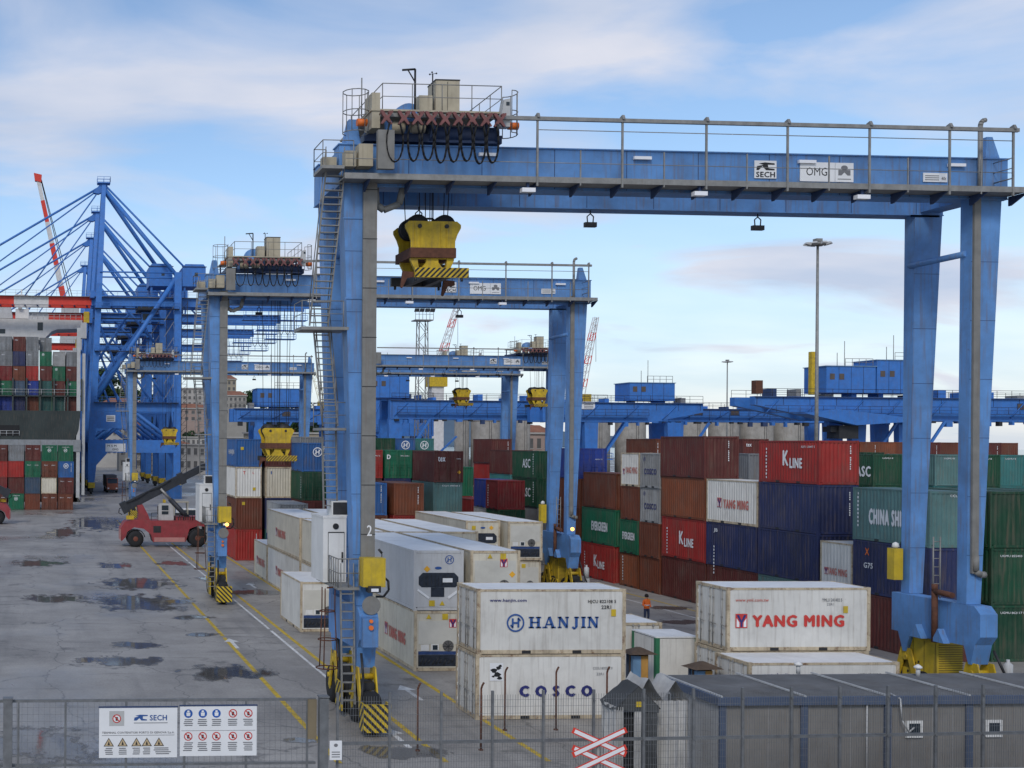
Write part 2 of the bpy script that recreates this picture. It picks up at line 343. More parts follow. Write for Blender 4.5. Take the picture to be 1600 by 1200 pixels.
# painted lines, worn by noise holes cut as separate dashes of uneven length
YLINE = mat('worn_yellow_line', (.56, .38, .03), .7, var=.4, scale=3, dirt=.35)
WLINE = mat('worn_white_line', (.66, .65, .62), .7, var=.35, scale=3, dirt=.35)
def line(x, y0, y1, w, m, gap=.05):
    mb = MB(); y = y0; rnd = random.Random(int(x*10))
    while y < y1:
        e = min(y1, y+rnd.uniform(2, 9))
        mb.quad((x-w/2, y, .004), (x+w/2, y, .004), (x+w/2+rnd.uniform(-.02, .02), e, .004), (x-w/2, e, .004))
        y = e+(rnd.uniform(.1, .6) if rnd.random() < gap*3 else .001)
    tag(mb.obj('painted_line', m), kind='structure')
line(10.1, 42, 175, .22, YLINE); line(13.2, 50, 135, .15, WLINE); line(13.82, 42, 135, .22, YLINE); line(17.42, 42, 135, .22, YLINE)
line(43.0, 66, 112, .16, YLINE); line(41.3, 60, 112, .15, WLINE)
mb = MB()
for (x, y) in ((10.3, 67.3), (16.1, 53.8), (13.15, 45.6), (15.9, 94.6)):      # lane arrows and marks
    mb.poly([(x-.1, y-1.6, .005), (x+.1, y-1.6, .005), (x+.1, y+.6, .005), (x-.1, y+.6, .005)])
    mb.poly([(x-.42, y+.6, .005), (x+.42, y+.6, .005), (x, y+1.7, .005)])
tag(mb.obj('painted_arrows', WLINE), kind='structure')
# ================================================================== containers
CM = {}
def cpaint(name, col, **k):
    a = dict(rough=.55, var=.25, scale=.6, streak=.5, dirt=.42, rust=.28, rnd=.16); a.update(k); col = tuple(c*(.72 if max(col) < .6 else .97) for c in col); CM[name] = mat('container_'+name, col, **a)
cpaint('maroon', (.15, .035, .028)); cpaint('brown', (.20, .058, .03)); cpaint('orange_brown', (.27, .078, .032))
cpaint('red', (.44, .035, .028)); cpaint('dark_red', (.26, .025, .025)); cpaint('navy', (.03, .042, .13)); cpaint('blue', (.035, .15, .42))
cpaint('royal_blue', (.025, .06, .33)); cpaint('green', (.015, .17, .085)); cpaint('dark_green', (.012, .085, .04)); cpaint('teal', (.06, .25, .24))
cpaint('grey_teal', (.13, .26, .25)); cpaint('grey', (.27, .28, .29)); cpaint('light_grey', (.42, .42, .41)); cpaint('white', (.68, .66, .61), streak=.32, dirt=.2, rust=.22, var=.1, rnd=.05, bump=.25)
cpaint('cream', (.62, .57, .46), streak=.4, dirt=.22, rust=.28, var=.12, rnd=.05, bump=.25); cpaint('slate_blue', (.07, .12, .19)); cpaint('dark_teal', (.03, .12, .11))
CM['reefer_grey'] = mat('container_reefer_grey', (.50, .50, .50), .5, var=.07, streak=.2, dirt=.12, rust=.08)
FRW = mat('rusty_white_frame', (.52, .43, .30), .65, var=.3, scale=1.8, streak=.55, dirt=.3, rust=1.25)
ROOFW = mat('reefer_roof', (.74, .74, .73), .5, var=.1, dirt=.2)
STEEL = mat('galvanised_rod', (.33, .32, .30), .5, .4, var=.25, scale=5, rust=.3)
CW = 2.44
CMESH = {}
def cmesh(key, fn):
    if key not in CMESH:
        mb = MB(); fn(mb); me = mb.mesh(key[0]); me.materials.append(WHITE); CMESH[key] = me
    return CMESH[key]
def corr_pts(a, b, per=.278, depth=.036):
    n = max(2, round((b-a)/per)); p = (b-a)/n; pts = [(a, 0)]
    for i in range(n):
        s = a+i*p
        pts += [(s+.13*p, 0), (s+.37*p, depth), (s+.63*p, depth), (s+.87*p, 0)]
    pts.append((b, 0)); return pts
def frame_fn(L_, H, reefer):
    def f(mb):
        w = CW; pw = .10 if not reefer else .12; e = .13
        for x0, x1 in ((0, pw), (w-pw, w)):
            for y0, y1 in ((0, e), (L_-e, L_)): mb.box(x0, y0, .118, x1, y1, H-.118)
        for x0, x1 in ((.004, .06), (w-.06, w-.004)):
            mb.box(x0, .16, .0+.02, x1, L_-.16, .17); mb.box(x0, .16, H-.10, x1, L_-.16, H-.012)
        for y0, y1 in ((.006, .10), (L_-.10, L_-.006)):
            mb.box(.18, y0, .02, w-.18, y1, .16); mb.box(.18, y0, H-.13, w-.18, y1, H-.012)
        for x in (0, w-.165):
            for y in (0, L_-.18):
                for z in (0, H-.118): mb.box(x-.003, y-.003, z, x+.168, y+.183, z+.118)
        mb.box(.1, .1, .06, w-.1, L_-.1, .12)                      # floor pan
        mb.box(.07, L_-.06, .16, w-.07, L_-.02, H-.13)             # far end sheet
    return f
def pocket_fn(L_):
    def f(mb): mb.box(-.001, -.18, .03, .03, .18, .15)
    return f
def side_fn(L_, H, reefer):
    def f(mb):
        z0, z1 = .17, H-.10
        if reefer:
            n = max(3, round(L_/.6))
            for i in range(n):
                a = .13+(L_-.26)*i/n; b = .13+(L_-.26)*(i+1)/n
                mb.quad((.022, a+.01, z0), (.022, a+.01, z1), (.022, b-.01, z1), (.022, b-.01, z0)); mb.quad((.028, b-.01, z0), (.028, b-.01, z1), (.028, b+.01, z1), (.028, b+.01, z0))
                mb.quad((.022, b-.01, z0), (.022, b-.01, z1), (.028, b-.01, z1), (.028, b-.01, z0)); mb.quad((.028, b+.01, z0), (.028, b+.01, z1), (.022, b+.01, z1), (.022, b+.01, z0))
        else:
            P = corr_pts(.13, L_-.13)
            for (a, d), (b, e) in zip(P, P[1:]): mb.quad((.012+d, a, z0), (.012+d, a, z1), (.012+e, b, z1), (.012+e, b, z0))
    return f
def side2_fn(L_, H, reefer):
    def f(mb):
        t = MB(); side_fn(L_, H, reefer)(t)
        for fc in t.f: mb.poly([(CW-t.v[i][0], t.v[i][1], t.v[i][2]) for i in reversed(fc)])
    return f
def roof_fn(L_, H, reefer):
    def f(mb):
        if reefer: mb.quad((.06, .1, H-.02), (CW-.06, .1, H-.02), (CW-.06, L_-.1, H-.02), (.06, L_-.1, H-.02)); return
        P = corr_pts(.10, L_-.10, .42, .02)
        for (a, d), (b, e) in zip(P, P[1:]): mb.quad((.06, a, H-.018-d), (CW-.06, a, H-.018-d), (CW-.06, b, H-.018-e), (.06, b, H-.018-e))
    return f
def end_fn(H):
    def f(mb):
        P = corr_pts(.10, CW-.10, .25, .04)
        for (a, d), (b, e) in zip(P, P[1:]): mb.quad((a, .03+d, .16), (b, .03+e, .16), (b, .03+e, H-.13), (a, .03+d, H-.13))
    return f
def door_fn(H, right, reefer):
    def f(mb):
        a, b = (.105, CW/2-.006) if not right else (CW/2+.006, CW-.105)
        mb.box(a, .045, .165, b, .10, H-.135)
        if not reefer:
            n = 5; hh = (H-.34)/n
            for i in range(n): mb.box(a+.06, .022, .20+i*hh+.09, b-.06, .046, .20+(i+1)*hh-.02)
        else: mb.box(a+.03, .036, .20, b-.03, .046, H-.17)
        hx = a-.03 if not right else b-.03
        for k in range(4):
            z = .35+k*(H-.8)/3; mb.box(hx, .01, z, hx+.09, .046, z+.12)
    return f
def rod_fn(H):
    def f(mb):
        mb.tube((0, 0, .10), (0, 0, H-.07), .022, 6)
        for z in (.13, .6, H*.5, H-.55, H-.16): mb.box(-.05, -.012, z, .05, .028, z+.07)
        mb.bar((0, -.035, 1.05), (.3, -.035, 1.0), .03)
    return f
def add_doors(root, H, m, reefer=False):
    for right in (False, True):
        d = link('door', cmesh(('door', H, right, reefer), door_fn(H, right, reefer)), root); omat(d, m)
        for fx in ((.28, .88) if not right else (.12, .72)):
            x = fx*(CW/2-.1)+(.1 if not right else CW/2)
            r = link('lock_rod', cmesh(('lock_rod', H), rod_fn(H)), d, (x, .0, 0)); omat(r, STEEL if reefer else m)
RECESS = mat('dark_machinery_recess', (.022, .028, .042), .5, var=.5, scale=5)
REBLUE = mat('blue_machinery_strip', (.03, .06, .17), .5, var=.3, scale=4)
def add_reefer_unit(root, H, style, m):
    mb = MB(); mb.box(.12, .03, .17, CW-.12, .09, H-.135)
    for i in range(9):
        for z in (.3, H-.25): mb.box(.2+i*.25, .018, z, .24+i*.25, .031, z+.04)
    p = link('unit_panel', mb.mesh('unit_panel'), root); p.data.materials.append(m)
    if style == 'A':
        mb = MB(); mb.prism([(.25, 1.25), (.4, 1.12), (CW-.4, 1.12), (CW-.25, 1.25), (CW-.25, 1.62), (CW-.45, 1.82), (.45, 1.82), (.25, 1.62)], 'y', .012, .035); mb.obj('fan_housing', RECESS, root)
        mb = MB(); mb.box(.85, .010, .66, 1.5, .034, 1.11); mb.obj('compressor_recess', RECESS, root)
        mb = MB()
        for s in (0, 1):
            a = (.2, .012, 1.0) if not s else (CW-.2, .012, 1.0); b = (.75, .012, .6) if not s else (CW-.75, .012, .6); mb.bar(a, b, .05, .1)
        mb.box(1.42, -.004, 1.36, 1.9, .011, 1.56); mb.obj('bracket', WSIGN, root)
        mb = MB()
        for i in range(8): mb.box(.5+i*.18, -.002, 1.2, .52+i*.18, .0115, 1.74)
        mb.obj('grille', DARK, root)
    else:
        mb = MB(); mb.box(.2, .014, 1.3, CW-.2, .031, 2.42); mb.obj('upper_cover', mat('unit_cover', (.55, .53, .47), .5, var=.1, dirt=.15), root)
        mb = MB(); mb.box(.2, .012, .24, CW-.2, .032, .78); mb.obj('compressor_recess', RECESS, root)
        mb = MB(); mb.box(.2, .004, .80, CW-.2, .033, .96); mb.obj('service_strip', REBLUE, root)
        mb = MB(); mb.tube((1.66, .0, 1.18 if H < 2.7 else 1.22), (1.66, .033, 1.18 if H < 2.7 else 1.22), .27, 20); f_ = mb.obj('fan', mat('fan_grille', (.12, .115, .11), .6, var=.4, scale=12), root)
        mb = MB()
        for k in range(4): t = k*math.pi/4; mb.bar((1.66-.26*math.cos(t), -.008, 1.2-.26*math.sin(t)), (1.66+.26*math.cos(t), -.008, 1.2+.26*math.sin(t)), .02, .012)
        mb.obj('spoke', DARK, f_)
        mb = MB(); mb.box(.32, .002, .99, .72, .033, 1.28); mb.box(.82, .0, 1.0, 1.2, .033, 1.3); c_ = mb.obj('control_box', WHITE, root)
        mb = MB(); mb.box(.9, -.006, 1.03, 1.14, -.0005, 1.26); mb.obj('display_window', GLASS, c_)
        mb = MB()
        for i in range(10): x = .3+i*.19; mb.tube((x, .008, .3+.05*(i % 3)), (x+.12, .008, .66-.04*(i % 4)), .03, 6)
        mb.obj('pipes', DARK, root)
def sticker(root, x, z, kind, y=.004):
    mb = MB()
    if kind == 'tri': mb.poly([(x-.13, y, z-.1), (x+.13, y, z-.1), (x, y, z+.13)]); mm_ = YELC
    elif kind == 'sq': mb.quad((x-.14, y, z-.14), (x+.14, y, z-.14), (x+.14, y, z+.14), (x-.14, y, z+.14)); mm_ = YELC
    elif kind == 'dia': mb.quad((x, y, z-.16), (x+.16, y, z), (x, y, z+.16), (x-.16, y, z)); mm_ = mat('orange_sticker', (.75, .38, .03), .5)
    elif kind == 'oval': mb.poly([(x+.17*math.cos(t*.4), y, z+.07*math.sin(t*.4)) for t in range(16)]); mm_ = INKB
    for i in range(len(mb.v)): pass
    mb.obj('sticker', mm_, root)
def emblem_ring(root, org, xd, r, m, letter='H'):
    """flat ring with a letter inside, on a face"""
    xd = Vector(xd); yd = Vector((0, 0, 1)); mb = MB(); o = Vector(org); n_ = xd.cross(yd)*.004
    for i in range(28):
        a, b = 2*math.pi*i/28, 2*math.pi*(i+1)/28; P = lambda t, q: o+n_+xd*q*math.cos(t)+yd*q*math.sin(t)
        mb.quad(P(a, r*.82), P(a, r), P(b, r), P(b, r*.82))
    Q = lambda u, v: o+n_+xd*u*r+yd*v*r
    for u in (-.32, .32): mb.quad(Q(u-.11, -.5), Q(u+.11, -.5), Q(u+.11, .5), Q(u-.11, .5))
    mb.quad(Q(-.21, -.1), Q(.21, -.1), Q(.21, .1), Q(-.21, .1))
    mb.quad(Q(-.62, -.3), Q(-.32, -.62), Q(-.21, -.5), Q(-.5, -.16)); mb.quad(Q(.62, .3), Q(.32, .62), Q(.21, .5), Q(.5, .16))
    mb.obj('emblem', m, root)
def emblem_y(root, org, xd, w, faded=False):
    xd = Vector(xd); yd = Vector((0, 0, 1)); o = Vector(org); nn = xd.cross(yd)
    Q = lambda u, v, k: o+nn*k+xd*u*w+yd*v*w
    mb = MB(); mb.quad(Q(0, 0, .003), Q(1, 0, .003), Q(1, 1.15, .003), Q(0, 1.15, .003)); e = mb.obj('emblem', INKRF if faded else INKR, root)
    mb = MB()
    for u0, u1 in ((.09, .32), (.68, .91)): mb.poly([Q(u0, .08, .006), Q(u1, .08, .006), Q(u1, .45, .006), Q(u0, .8, .006)] if u0 < .5 else [Q(u0, .08, .006), Q(u1, .08, .006), Q(u1, .8, .006), Q(u0, .45, .006)])
    mb.obj('emblem_white', INKW, e)
    mb = MB(); mb.poly([Q(.42, .06, .009), Q(.58, .06, .009), Q(.58, .42, .009), Q(.92, 1.05, .009), Q(.7, 1.05, .009), Q(.5, .6, .009), Q(.3, 1.05, .009), Q(.08, 1.05, .009), Q(.42, .42, .009)]); mb.obj('emblem_letter', INKN, e)
NCONT = 0
def cont(x, y, z, L_, H, color, label, end='blank', marks=(), along='y', group=None, detail=2):
    """one container. along 'y': its near end faces the camera; along 'x': its door end is at its left and its long side faces the camera"""
    global NCONT; NCONT += 1
    reefer = end in ('A', 'B', 'rdoor'); m = CM[color]
    root = link('shipping_container', cmesh(('shipping_container', L_, H, reefer), frame_fn(L_, H, reefer)), None); omat(root, FRW if color in ('white', 'cream') else m)
    jig = random.Random(NCONT)
    if along == 'y': root.location = (x+jig.uniform(-.06, .06), y+jig.uniform(-.08, .08), z); root.rotation_euler = (0, 0, jig.uniform(-.006, .006))
    else: root.location = (x, y+CW, z); root.rotation_euler = (0, 0, -math.pi/2)
    tag(root, label, 'container', group)
    for nm, fn in (('side_panel', side_fn), ('side_panel', side2_fn)):
        s = link(nm, cmesh((nm, fn.__name__, L_, H, reefer), fn(L_, H, reefer)), root); omat(s, m)
    r = link('roof_panel', cmesh(('roof_panel', L_, H, reefer), roof_fn(L_, H, reefer)), root); omat(r, ROOFW if reefer else m)
    if L_ < 8:
        for c_ in (L_/2-.17*L_, L_/2+.17*L_):
            s = link('fork_pocket', cmesh(('fork_pocket',), pocket_fn(L_)), root, (CW-.029 if along == 'x' else 0, c_, 0)); omat(s, DARK)
    if end == 'blank':
        e = link('end_panel', cmesh(('end_panel', H), end_fn(H)), root); omat(e, m)
    elif end == 'door': add_doors(root, H, m)
    elif end == 'rdoor': add_doors(root, H, m, True)
    else: add_reefer_unit(root, H, end, m)
    for mk in marks:
        k = mk[0]
        if k == 'L':      # lettering on the left side: (L, body, from front (m), z, height, width, material, bold)
            _, b, a, zz, h, w, mt, bo = mk; text(b, root, (-.006, a+w, zz), LX, h, w, mt, bo)
        elif k == 'R': _, b, a, zz, h, w, mt, bo = mk; text(b, root, (CW+.006, a, zz), RX, h, w, mt, bo)
        elif k == 'E': _, b, a, zz, h, w, mt, bo = mk; text(b, root, (a, -.042 if end in ('door', 'rdoor') else .022, zz), FX, h, w, mt, bo)
        elif k == 'V':    # small vertical number column on the end face
            mb = MB(); rr = random.Random(NCONT)
            for i in range(11):
                if i in (4,): continue
                mb.box(mk[1], .020, mk[2]-i*.13, mk[1]+rr.uniform(.05, .075), .026, mk[2]-i*.13+.085)
            mb.obj('number_column', INKW, root)
        elif k == 'VL':
            mb = MB(); rr = random.Random(NCONT)
            for i in range(9): mb.box(-.006, mk[1], mk[2]-i*.22, -.001, mk[1]+rr.uniform(.08, .13), mk[2]-i*.22+.13)
            mb.obj('number_column', INKW, root)
        elif k == 'ringL': emblem_ring(root, (-.008, mk[1], mk[2]), LX, mk[3], mk[4])
        elif k == 'ringR': emblem_ring(root, (CW+.008, mk[1], mk[2]), RX, mk[3], mk[4])
        elif k == 'ringE': emblem_ring(root, (mk[1], .018, mk[2]), FX, mk[3], mk[4])
        elif k == 'yL': emblem_y(root, (-.006, mk[1], mk[2]), LX, mk[3], True)
        elif k == 'yR': emblem_y(root, (CW+.006, mk[1], mk[2]), RX, mk[3])
        elif k == 'yE': emblem_y(root, (mk[1], -.045 if end == 'rdoor' else .008, mk[2]), FX, mk[3])
        elif k == 's': sticker(root, mk[1], mk[2], mk[3])
        elif k == 'sR':
            mb = MB(); mb.quad((CW+.005, mk[1], mk[2]), (CW+.005, mk[1]+.2, mk[2]), (CW+.005, mk[1]+.2, mk[2]+.28), (CW+.005, mk[1], mk[2]+.28)); mb.obj('sticker', mk[3], root)
    return root
ORD = ['bottom', 'second', 'third', 'fourth', 'fifth', 'sixth']
def words(c): return c.replace('_', ' ')
def stack(where, x, y, L_, tiers, group=None, z0=0.):
    """tiers from the ground up: (colour, height, end, marks[, words])"""
    z = z0; n = len(tiers)
    for i, t in enumerate(tiers):
        c, H, end = t[:3]; marks = t[3] if len(t) > 3 else (); extra = t[4] if len(t) > 4 else ''
        kind = 'refrigerated container' if end in ('A', 'B', 'rdoor') else 'container'
        pos = ('top' if i == n-1 and n > 1 else ORD[i])
        lab = (words(c)+' '+kind+(' '+extra if extra else '')+', '+(pos+' of ' if n > 1 else 'single, ')+where)
        cont(x, y, z, L_, H, c, lab, end, marks, 'y', group); z += H
F20, F40, F10 = 6.06, 12.19, 2.99
S, HC = 2.59, 2.90
YMl = lambda f=.9: (('yL', f+3.7, 1.05, .55), ('L', 'YANG MING', f, 1.0, .62, 2.95, INKRF, .07))
KL = lambda: (('L', 'K', 2.95, 1.05, .95, .6, INKW, .05), ('L', 'LINE', 1.6, .92, .62, 1.25, INKW, .06), ('VL', 5.2, 2.0))
EVG = lambda w=3.4: (('L', 'EVERGREEN', 1.3, 1.05, .78, w, INKW, .08),)
# --- the pair of short containers across the lane on either side (long side to the camera)
def slab_letters(root, word, x, z, h, m, adv=None):
    """heavy slab-serif capitals made of bars, on the +X side face of a container (HANJIN style)"""
    mb = MB(); y0 = CW+.006
    def seg(ax, az, bx, bz, w):
        d = Vector((bx-ax, bz-az)); n_ = Vector((-d.y, d.x)).normalized()*w/2
        mb.quad((y0, ax-n_.x, az-n_.y), (y0, bx-n_.x, bz-n_.y), (y0, bx+n_.x, bz+n_.y), (y0, ax+n_.x, az+n_.y)); 
    s = h*.25; t = h*.125
    for ch, w in word:
        if ch == 'H':
            for u in (.2, .8): seg(x+w*u, z, x+w*u, z+h, s); [seg(x+w*u-s, zz, x+w*u+s, zz, t) for zz in (z+t/2, z+h-t/2)]
            seg(x+w*.2, z+h*.5, x+w*.8, z+h*.5, t)
        elif ch == 'A':
            seg(x+w*.12, z, x+w*.48, z+h, t); seg(x+w*.86, z, x+w*.5, z+h, s); seg(x+w*.25, z+h*.32, x+w*.72, z+h*.32, t)
            for u in (.12, .86): seg(x+w*u-s*.9, z+t/2, x+w*u+s*.9, z+t/2, t)
        elif ch == 'N':
            seg(x+w*.18, z, x+w*.18, z+h, t*1.2); seg(x+w*.84, z, x+w*.84, z+h, t*1.2); seg(x+w*.2, z+h*.97, x+w*.82, z+h*.05, s)
            seg(x, z+t/2, x+w*.36, z+t/2, t); seg(x, z+h-t/2, x+w*.3, z+h-t/2, t); seg(x+w*.66, z+h-t/2, x+w, z+h-t/2, t)
        elif ch == 'J':
            seg(x+w*.65, z+h*.1, x+w*.65, z+h, s); seg(x+w*.35, z+h-t/2, x+w, z+h-t/2, t); seg(x+w*.7, z+h*.1, x+w*.35, z-h*.06, t*1.3); seg(x+w*.4, z-h*.08, x+w*.1, z+h*.1, t*1.4)
        elif ch == 'I':
            seg(x+w*.5, z, x+w*.5, z+h, s); seg(x+w*.05, z+t/2, x+w*.95, z+t/2, t); seg(x+w*.05, z+h-t/2, x+w*.95, z+h-t/2, t)
        x += w*1.24
    mb.obj('lettering', m, root)
cont(17.1, 48.4, 0, F20, S, 'white', 'rust-streaked white container with wide navy lettering, under another, behind the fence', 'rdoor',
     (('R', 'C O S C O', 1.75, .9, .46, 3.0, INKN, .1), ('R', 'COSU 800078 0', 4.75, 1.98, .10, .8, INKG, 0), ('R', '22R1', 4.9, 1.75, .10, .3, INKG, 0)), 'x')
k_ = [o for o in bpy.data.objects if o.get('label', '').startswith('rust-streaked white container with wide')][0]
MB().quad((CW+.005, .55, 1.55), (CW+.005, 1.1, 1.55), (CW+.005, 1.1, 2.25), (CW+.005, .55, 2.25)).obj('torn_poster', WSIGN, k_)
for q, (u, v, r_) in enumerate(((.72, 1.95, .13), (.9, 2.05, .1), (.85, 1.8, .14), (.95, 1.66, .1), (.98, 2.14, .07), (.7, 1.72, .06))): MB().poly([(CW+.008, u+r_*math.cos(a*.7)*(1+.3*math.sin(a*2.1+q)), v+r_*.7*math.sin(a*.7)) for a in range(9)]).obj('torn_spot', INKK, k_)
c_ = cont(17.14, 48.42, S, F20, S, 'white', 'white container with blue round emblem and slab lettering, on the navy-lettered container', 'rdoor',
     (('ringR', 1.55, 1.25, .36, INKB), ('R', 'www.hanjin.com', .5, 2.05, .16, 1.5, INKN, .03), ('R', 'HJCU 822108 5', 4.5, 2.0, .16, 1.15, INKK, .02), ('R', '22R1', 5.05, 1.8, .14, .4, INKK, .02), ('sR', 5.45, 1.5, YELC)), 'x')
slab_letters(c_, [('H', .48), ('A', .46), ('N', .46), ('J', .30), ('I', .22), ('N', .46)], 2.1, 1.04, .45, INKB)
cont(27.6, 48.9, 0, F20, S, 'white', 'rusty white container underneath the one with big red lettering', 'rdoor', (), 'x')
cont(27.65, 48.9, S, F20, S, 'white', 'white container with big red lettering and square red emblem, right of centre', 'rdoor',
     (('yR', .35, .95, .5), ('R', 'YANG MING', 1.05, .98, .5, 3.9, INKR, .07), ('R', 'www.yml.com.tw', .35, 1.98, .17, 1.4, INKRF, .02), ('R', 'YMLU 241402 5', 4.0, 2.02, .13, .85, INKG, .02), ('R', '22R1', 4.2, 1.86, .10, .3, INKG, 0), ('sR', 4.9, 1.55, YELC)), 'x')
cont(27.05, 46.3, 0, F20, S, 'white', 'low white container in front, its roof half hidden by the grey office', 'rdoor',
     (('ringR', 1.9, 1.25, .36, INKB), ('R', 'www.hanjin.com', .6, 2.03, .16, 1.5, INKN, .03), ('R', 'HJCU 621060 8', 4.4, 2.03, .14, .9, INKK, .02), ('R', '22R1', 4.75, 1.9, .1, .25, INKG, 0), ('sR', 5.3, 1.5, YELC)), 'x')
cont(25.5, 54.8, 0, F10, HC, 'white', 'short white refrigerated container with locking rods and red square emblem, beside wooden posts', 'rdoor', (('yE', 1.0, 2.0, .42), ('s', 1.2, .9, 'dia')))
# --- refrigerated block
REF = 'white refrigerated block'
stack('front left pair of the refrigerated block', 17.78, 58.9, F40, [('cream', HC, 'B', YMl(1.5)+(('yE', 1.7, 2.1, .36), ('s', .7, 2.62, 'tri'), ('s', 1.5, 2.62, 'sq'))), ('reefer_grey', HC, 'A', (('ringE', 1.75, 2.45, .22, INKB), ('s', .65, 2.0, 'dia'), ('s', 1.2, 2.05, 'oval'), ('s', .9, .35, 'sq'), ('s', 1.4, .35, 'tri')))])
stack('front right pair of the refrigerated block', 20.5, 58.9, F40, [('cream', HC, 'B', ()), ('cream', HC, 'B', (('yE', 1.45, 2.1, .36), ('s', .95, 2.62, 'tri'), ('s', 1.6, 2.62, 'sq'), ('s', 2.05, 1.75, 'dia')))])
for r_, xx in enumerate((17.5, 20.25, 22.95)):
    pos = ('left', 'middle', 'right')[r_]
    stack(pos+' stack in second bay of refrigerated block', xx, 71.75, F40, [('white', HC, 'B', YMl(2) if r_ == 0 else ()), ('cream' if r_ != 1 else 'white', HC, 'B', YMl(2.2) if r_ == 0 else ())])
    if r_ < 2: stack(pos+' stack in third bay of refrigerated block', xx, 84.5, F40, [('white', HC, 'B', YMl(5) if r_ == 0 else ()), ('cream', HC, 'B', YMl(5) if r_ == 0 else ())])
cont(14.85, 71.3, 0, F20, HC, 'white', 'single short white refrigerated container left of the block, beside the crane leg', 'B', ())
cont(17.4, 97.2, 0, F20, HC, 'cream', 'single cream refrigerated container past the white block, by the yellow line', 'B', YMl(1))
stack('far refrigerated group, left column', 29.35, 85.3, F40, [('cream', HC, 'A', ()), ('cream', 2.7, 'A', (('s', .55, 2.2, 'sq'), ('s', 1.2, 2.2, 'oval'), ('s', 1.8, 2.2, 'dia')))])
stack('far refrigerated group, right column', 32.05, 84.6, F40, [('cream', HC, 'B', (('s', 1.2, 2.5, 'sq'),)), ('cream', 2.7, 'B', ())])
# --- stacks beyond the refrigerated block, left to right
stack('low stack behind the single cream box', 19.9, 104.6, F20, [('blue', HC, 'blank'), ('light_grey', HC, 'blank')])
stack('stack beside the second crane leg', 17.72, 114.8, F20, [('red', HC, 'blank', (('V', 1.9, 2.4),)), ('brown', HC, 'blank', (('s', .7, 2.4, 'sq'),)), ('white', HC, 'blank', (('E', 'T', .7, 2.2, .3, .25, INKR, .03), ('E', 'L', 1.6, 2.25, .18, .15, INKR, .03), ('s', 1.75, .85, 'sq'))), ('blue', S, 'blank', (('s', .6, 1.7, 'sq'), ('L', 'HANJIN', 1, 1, .6, 3.5, INKW, .02)))])
stack('rust-stained stack second from the crane leg', 20.55, 115.2, F20, [('dark_teal', HC, 'blank'), ('navy', HC, 'blank'), ('cream', HC, 'blank', (('E', 'I', .5, 2.2, .3, .1, INKB, .03),)), ('maroon', S, 'blank', (('V', 1.9, 2.2),))])
stack('stack topped by a round white emblem', 22.95, 110.2, F20, [('brown', HC, 'blank'), ('maroon', HC, 'door'), ('dark_green', S, 'door', (('VL', .3, 2.0),)), ('blue', S, 'blank', (('ringE', 1.4, 1.75, .42, INKW), ('V', 1.95, 2.2)))])
stack('stack behind the round-emblem stack', 25.7, 124.5, F40, [('maroon', HC, 'blank'), ('navy', HC, 'blank'), ('brown', HC, 'blank'), ('grey', HC, 'blank')])
stack('stack half hidden by the near crane leg', 25.0, 98.6, F20, [('navy', S, 'blank'), ('brown', S, 'blank'), ('blue', S, 'blank', (('V', 1.95, 2.3), ('V', 1.1, 1.3)))])
stack('stack just right of the near crane leg', 28.0, 98.6, F20, [('navy', S, 'blank'), ('red', S, 'blank', (('V', 1.95, 2.2),)), ('orange_brown', S, 'blank', (('V', 1.95, 2.2),))])
stack('stack with the white-lettered maroon doors', 32.05, 101.2, F20, [('maroon', S, 'door'), ('dark_red', S, 'blank'), ('grey_teal', S, 'blank', (('E', 'CCLU 348760 2', .75, 2.25, .12, 1.5, INKW, .02),)), ('maroon', S, 'door', (('E', 'tex', .3, 1.72, .42, .62, INKW, .03), ('E', 'TGHU', 1.85, 1.9, .1, .35, INKW, .01), ('s', 2.1, .85, 'dia')))])
stack('second row, left of the lettered maroon doors', 31.15, 112.6, F20, [('maroon', S, 'door'), ('brown', S, 'blank'), ('navy', S, 'door'), ('green', S, 'door', (('E', 'D', .12, 1.75, .42, .36, INKW, .05), ('E', 'EMCU 504211', 1.4, 2.0, .12, .8, INKW, .01)))])
stack('second row, showing right of the near crane leg', 28.4, 112.6, F20, [('brown', S, 'door'), ('navy', S, 'blank'), ('maroon', S, 'blank'), ('red', S, 'door', (('E', 'CAXU 2', 1.4, 2.0, .12, .8, INKW, .01),))])
stack('second row, right end', 33.9, 113.2, F20, [('navy', S, 'blank'), ('brown', S, 'blank'), ('maroon', S, 'blank'), ('dark_green', S, 'blank', (('V', 2.0, 2.2),))])
for i, (xx, c) in enumerate(((35.0, 'dark_red'), (37.8, 'dark_green'), (40.6, 'blue'), (43.4, 'teal'))):
    stack('distant row under the blue gantries, column '+('one', 'two', 'three', 'four')[i], xx, 140+i*1.5, F20, [('navy', HC, 'blank'), ('brown', HC, 'blank'), ('maroon', HC, 'blank'), (c, HC, 'door' if i == 1 else 'blank', (('ringE', 1.3, 2.1, .5, INKW),) if i > 1 else ())])
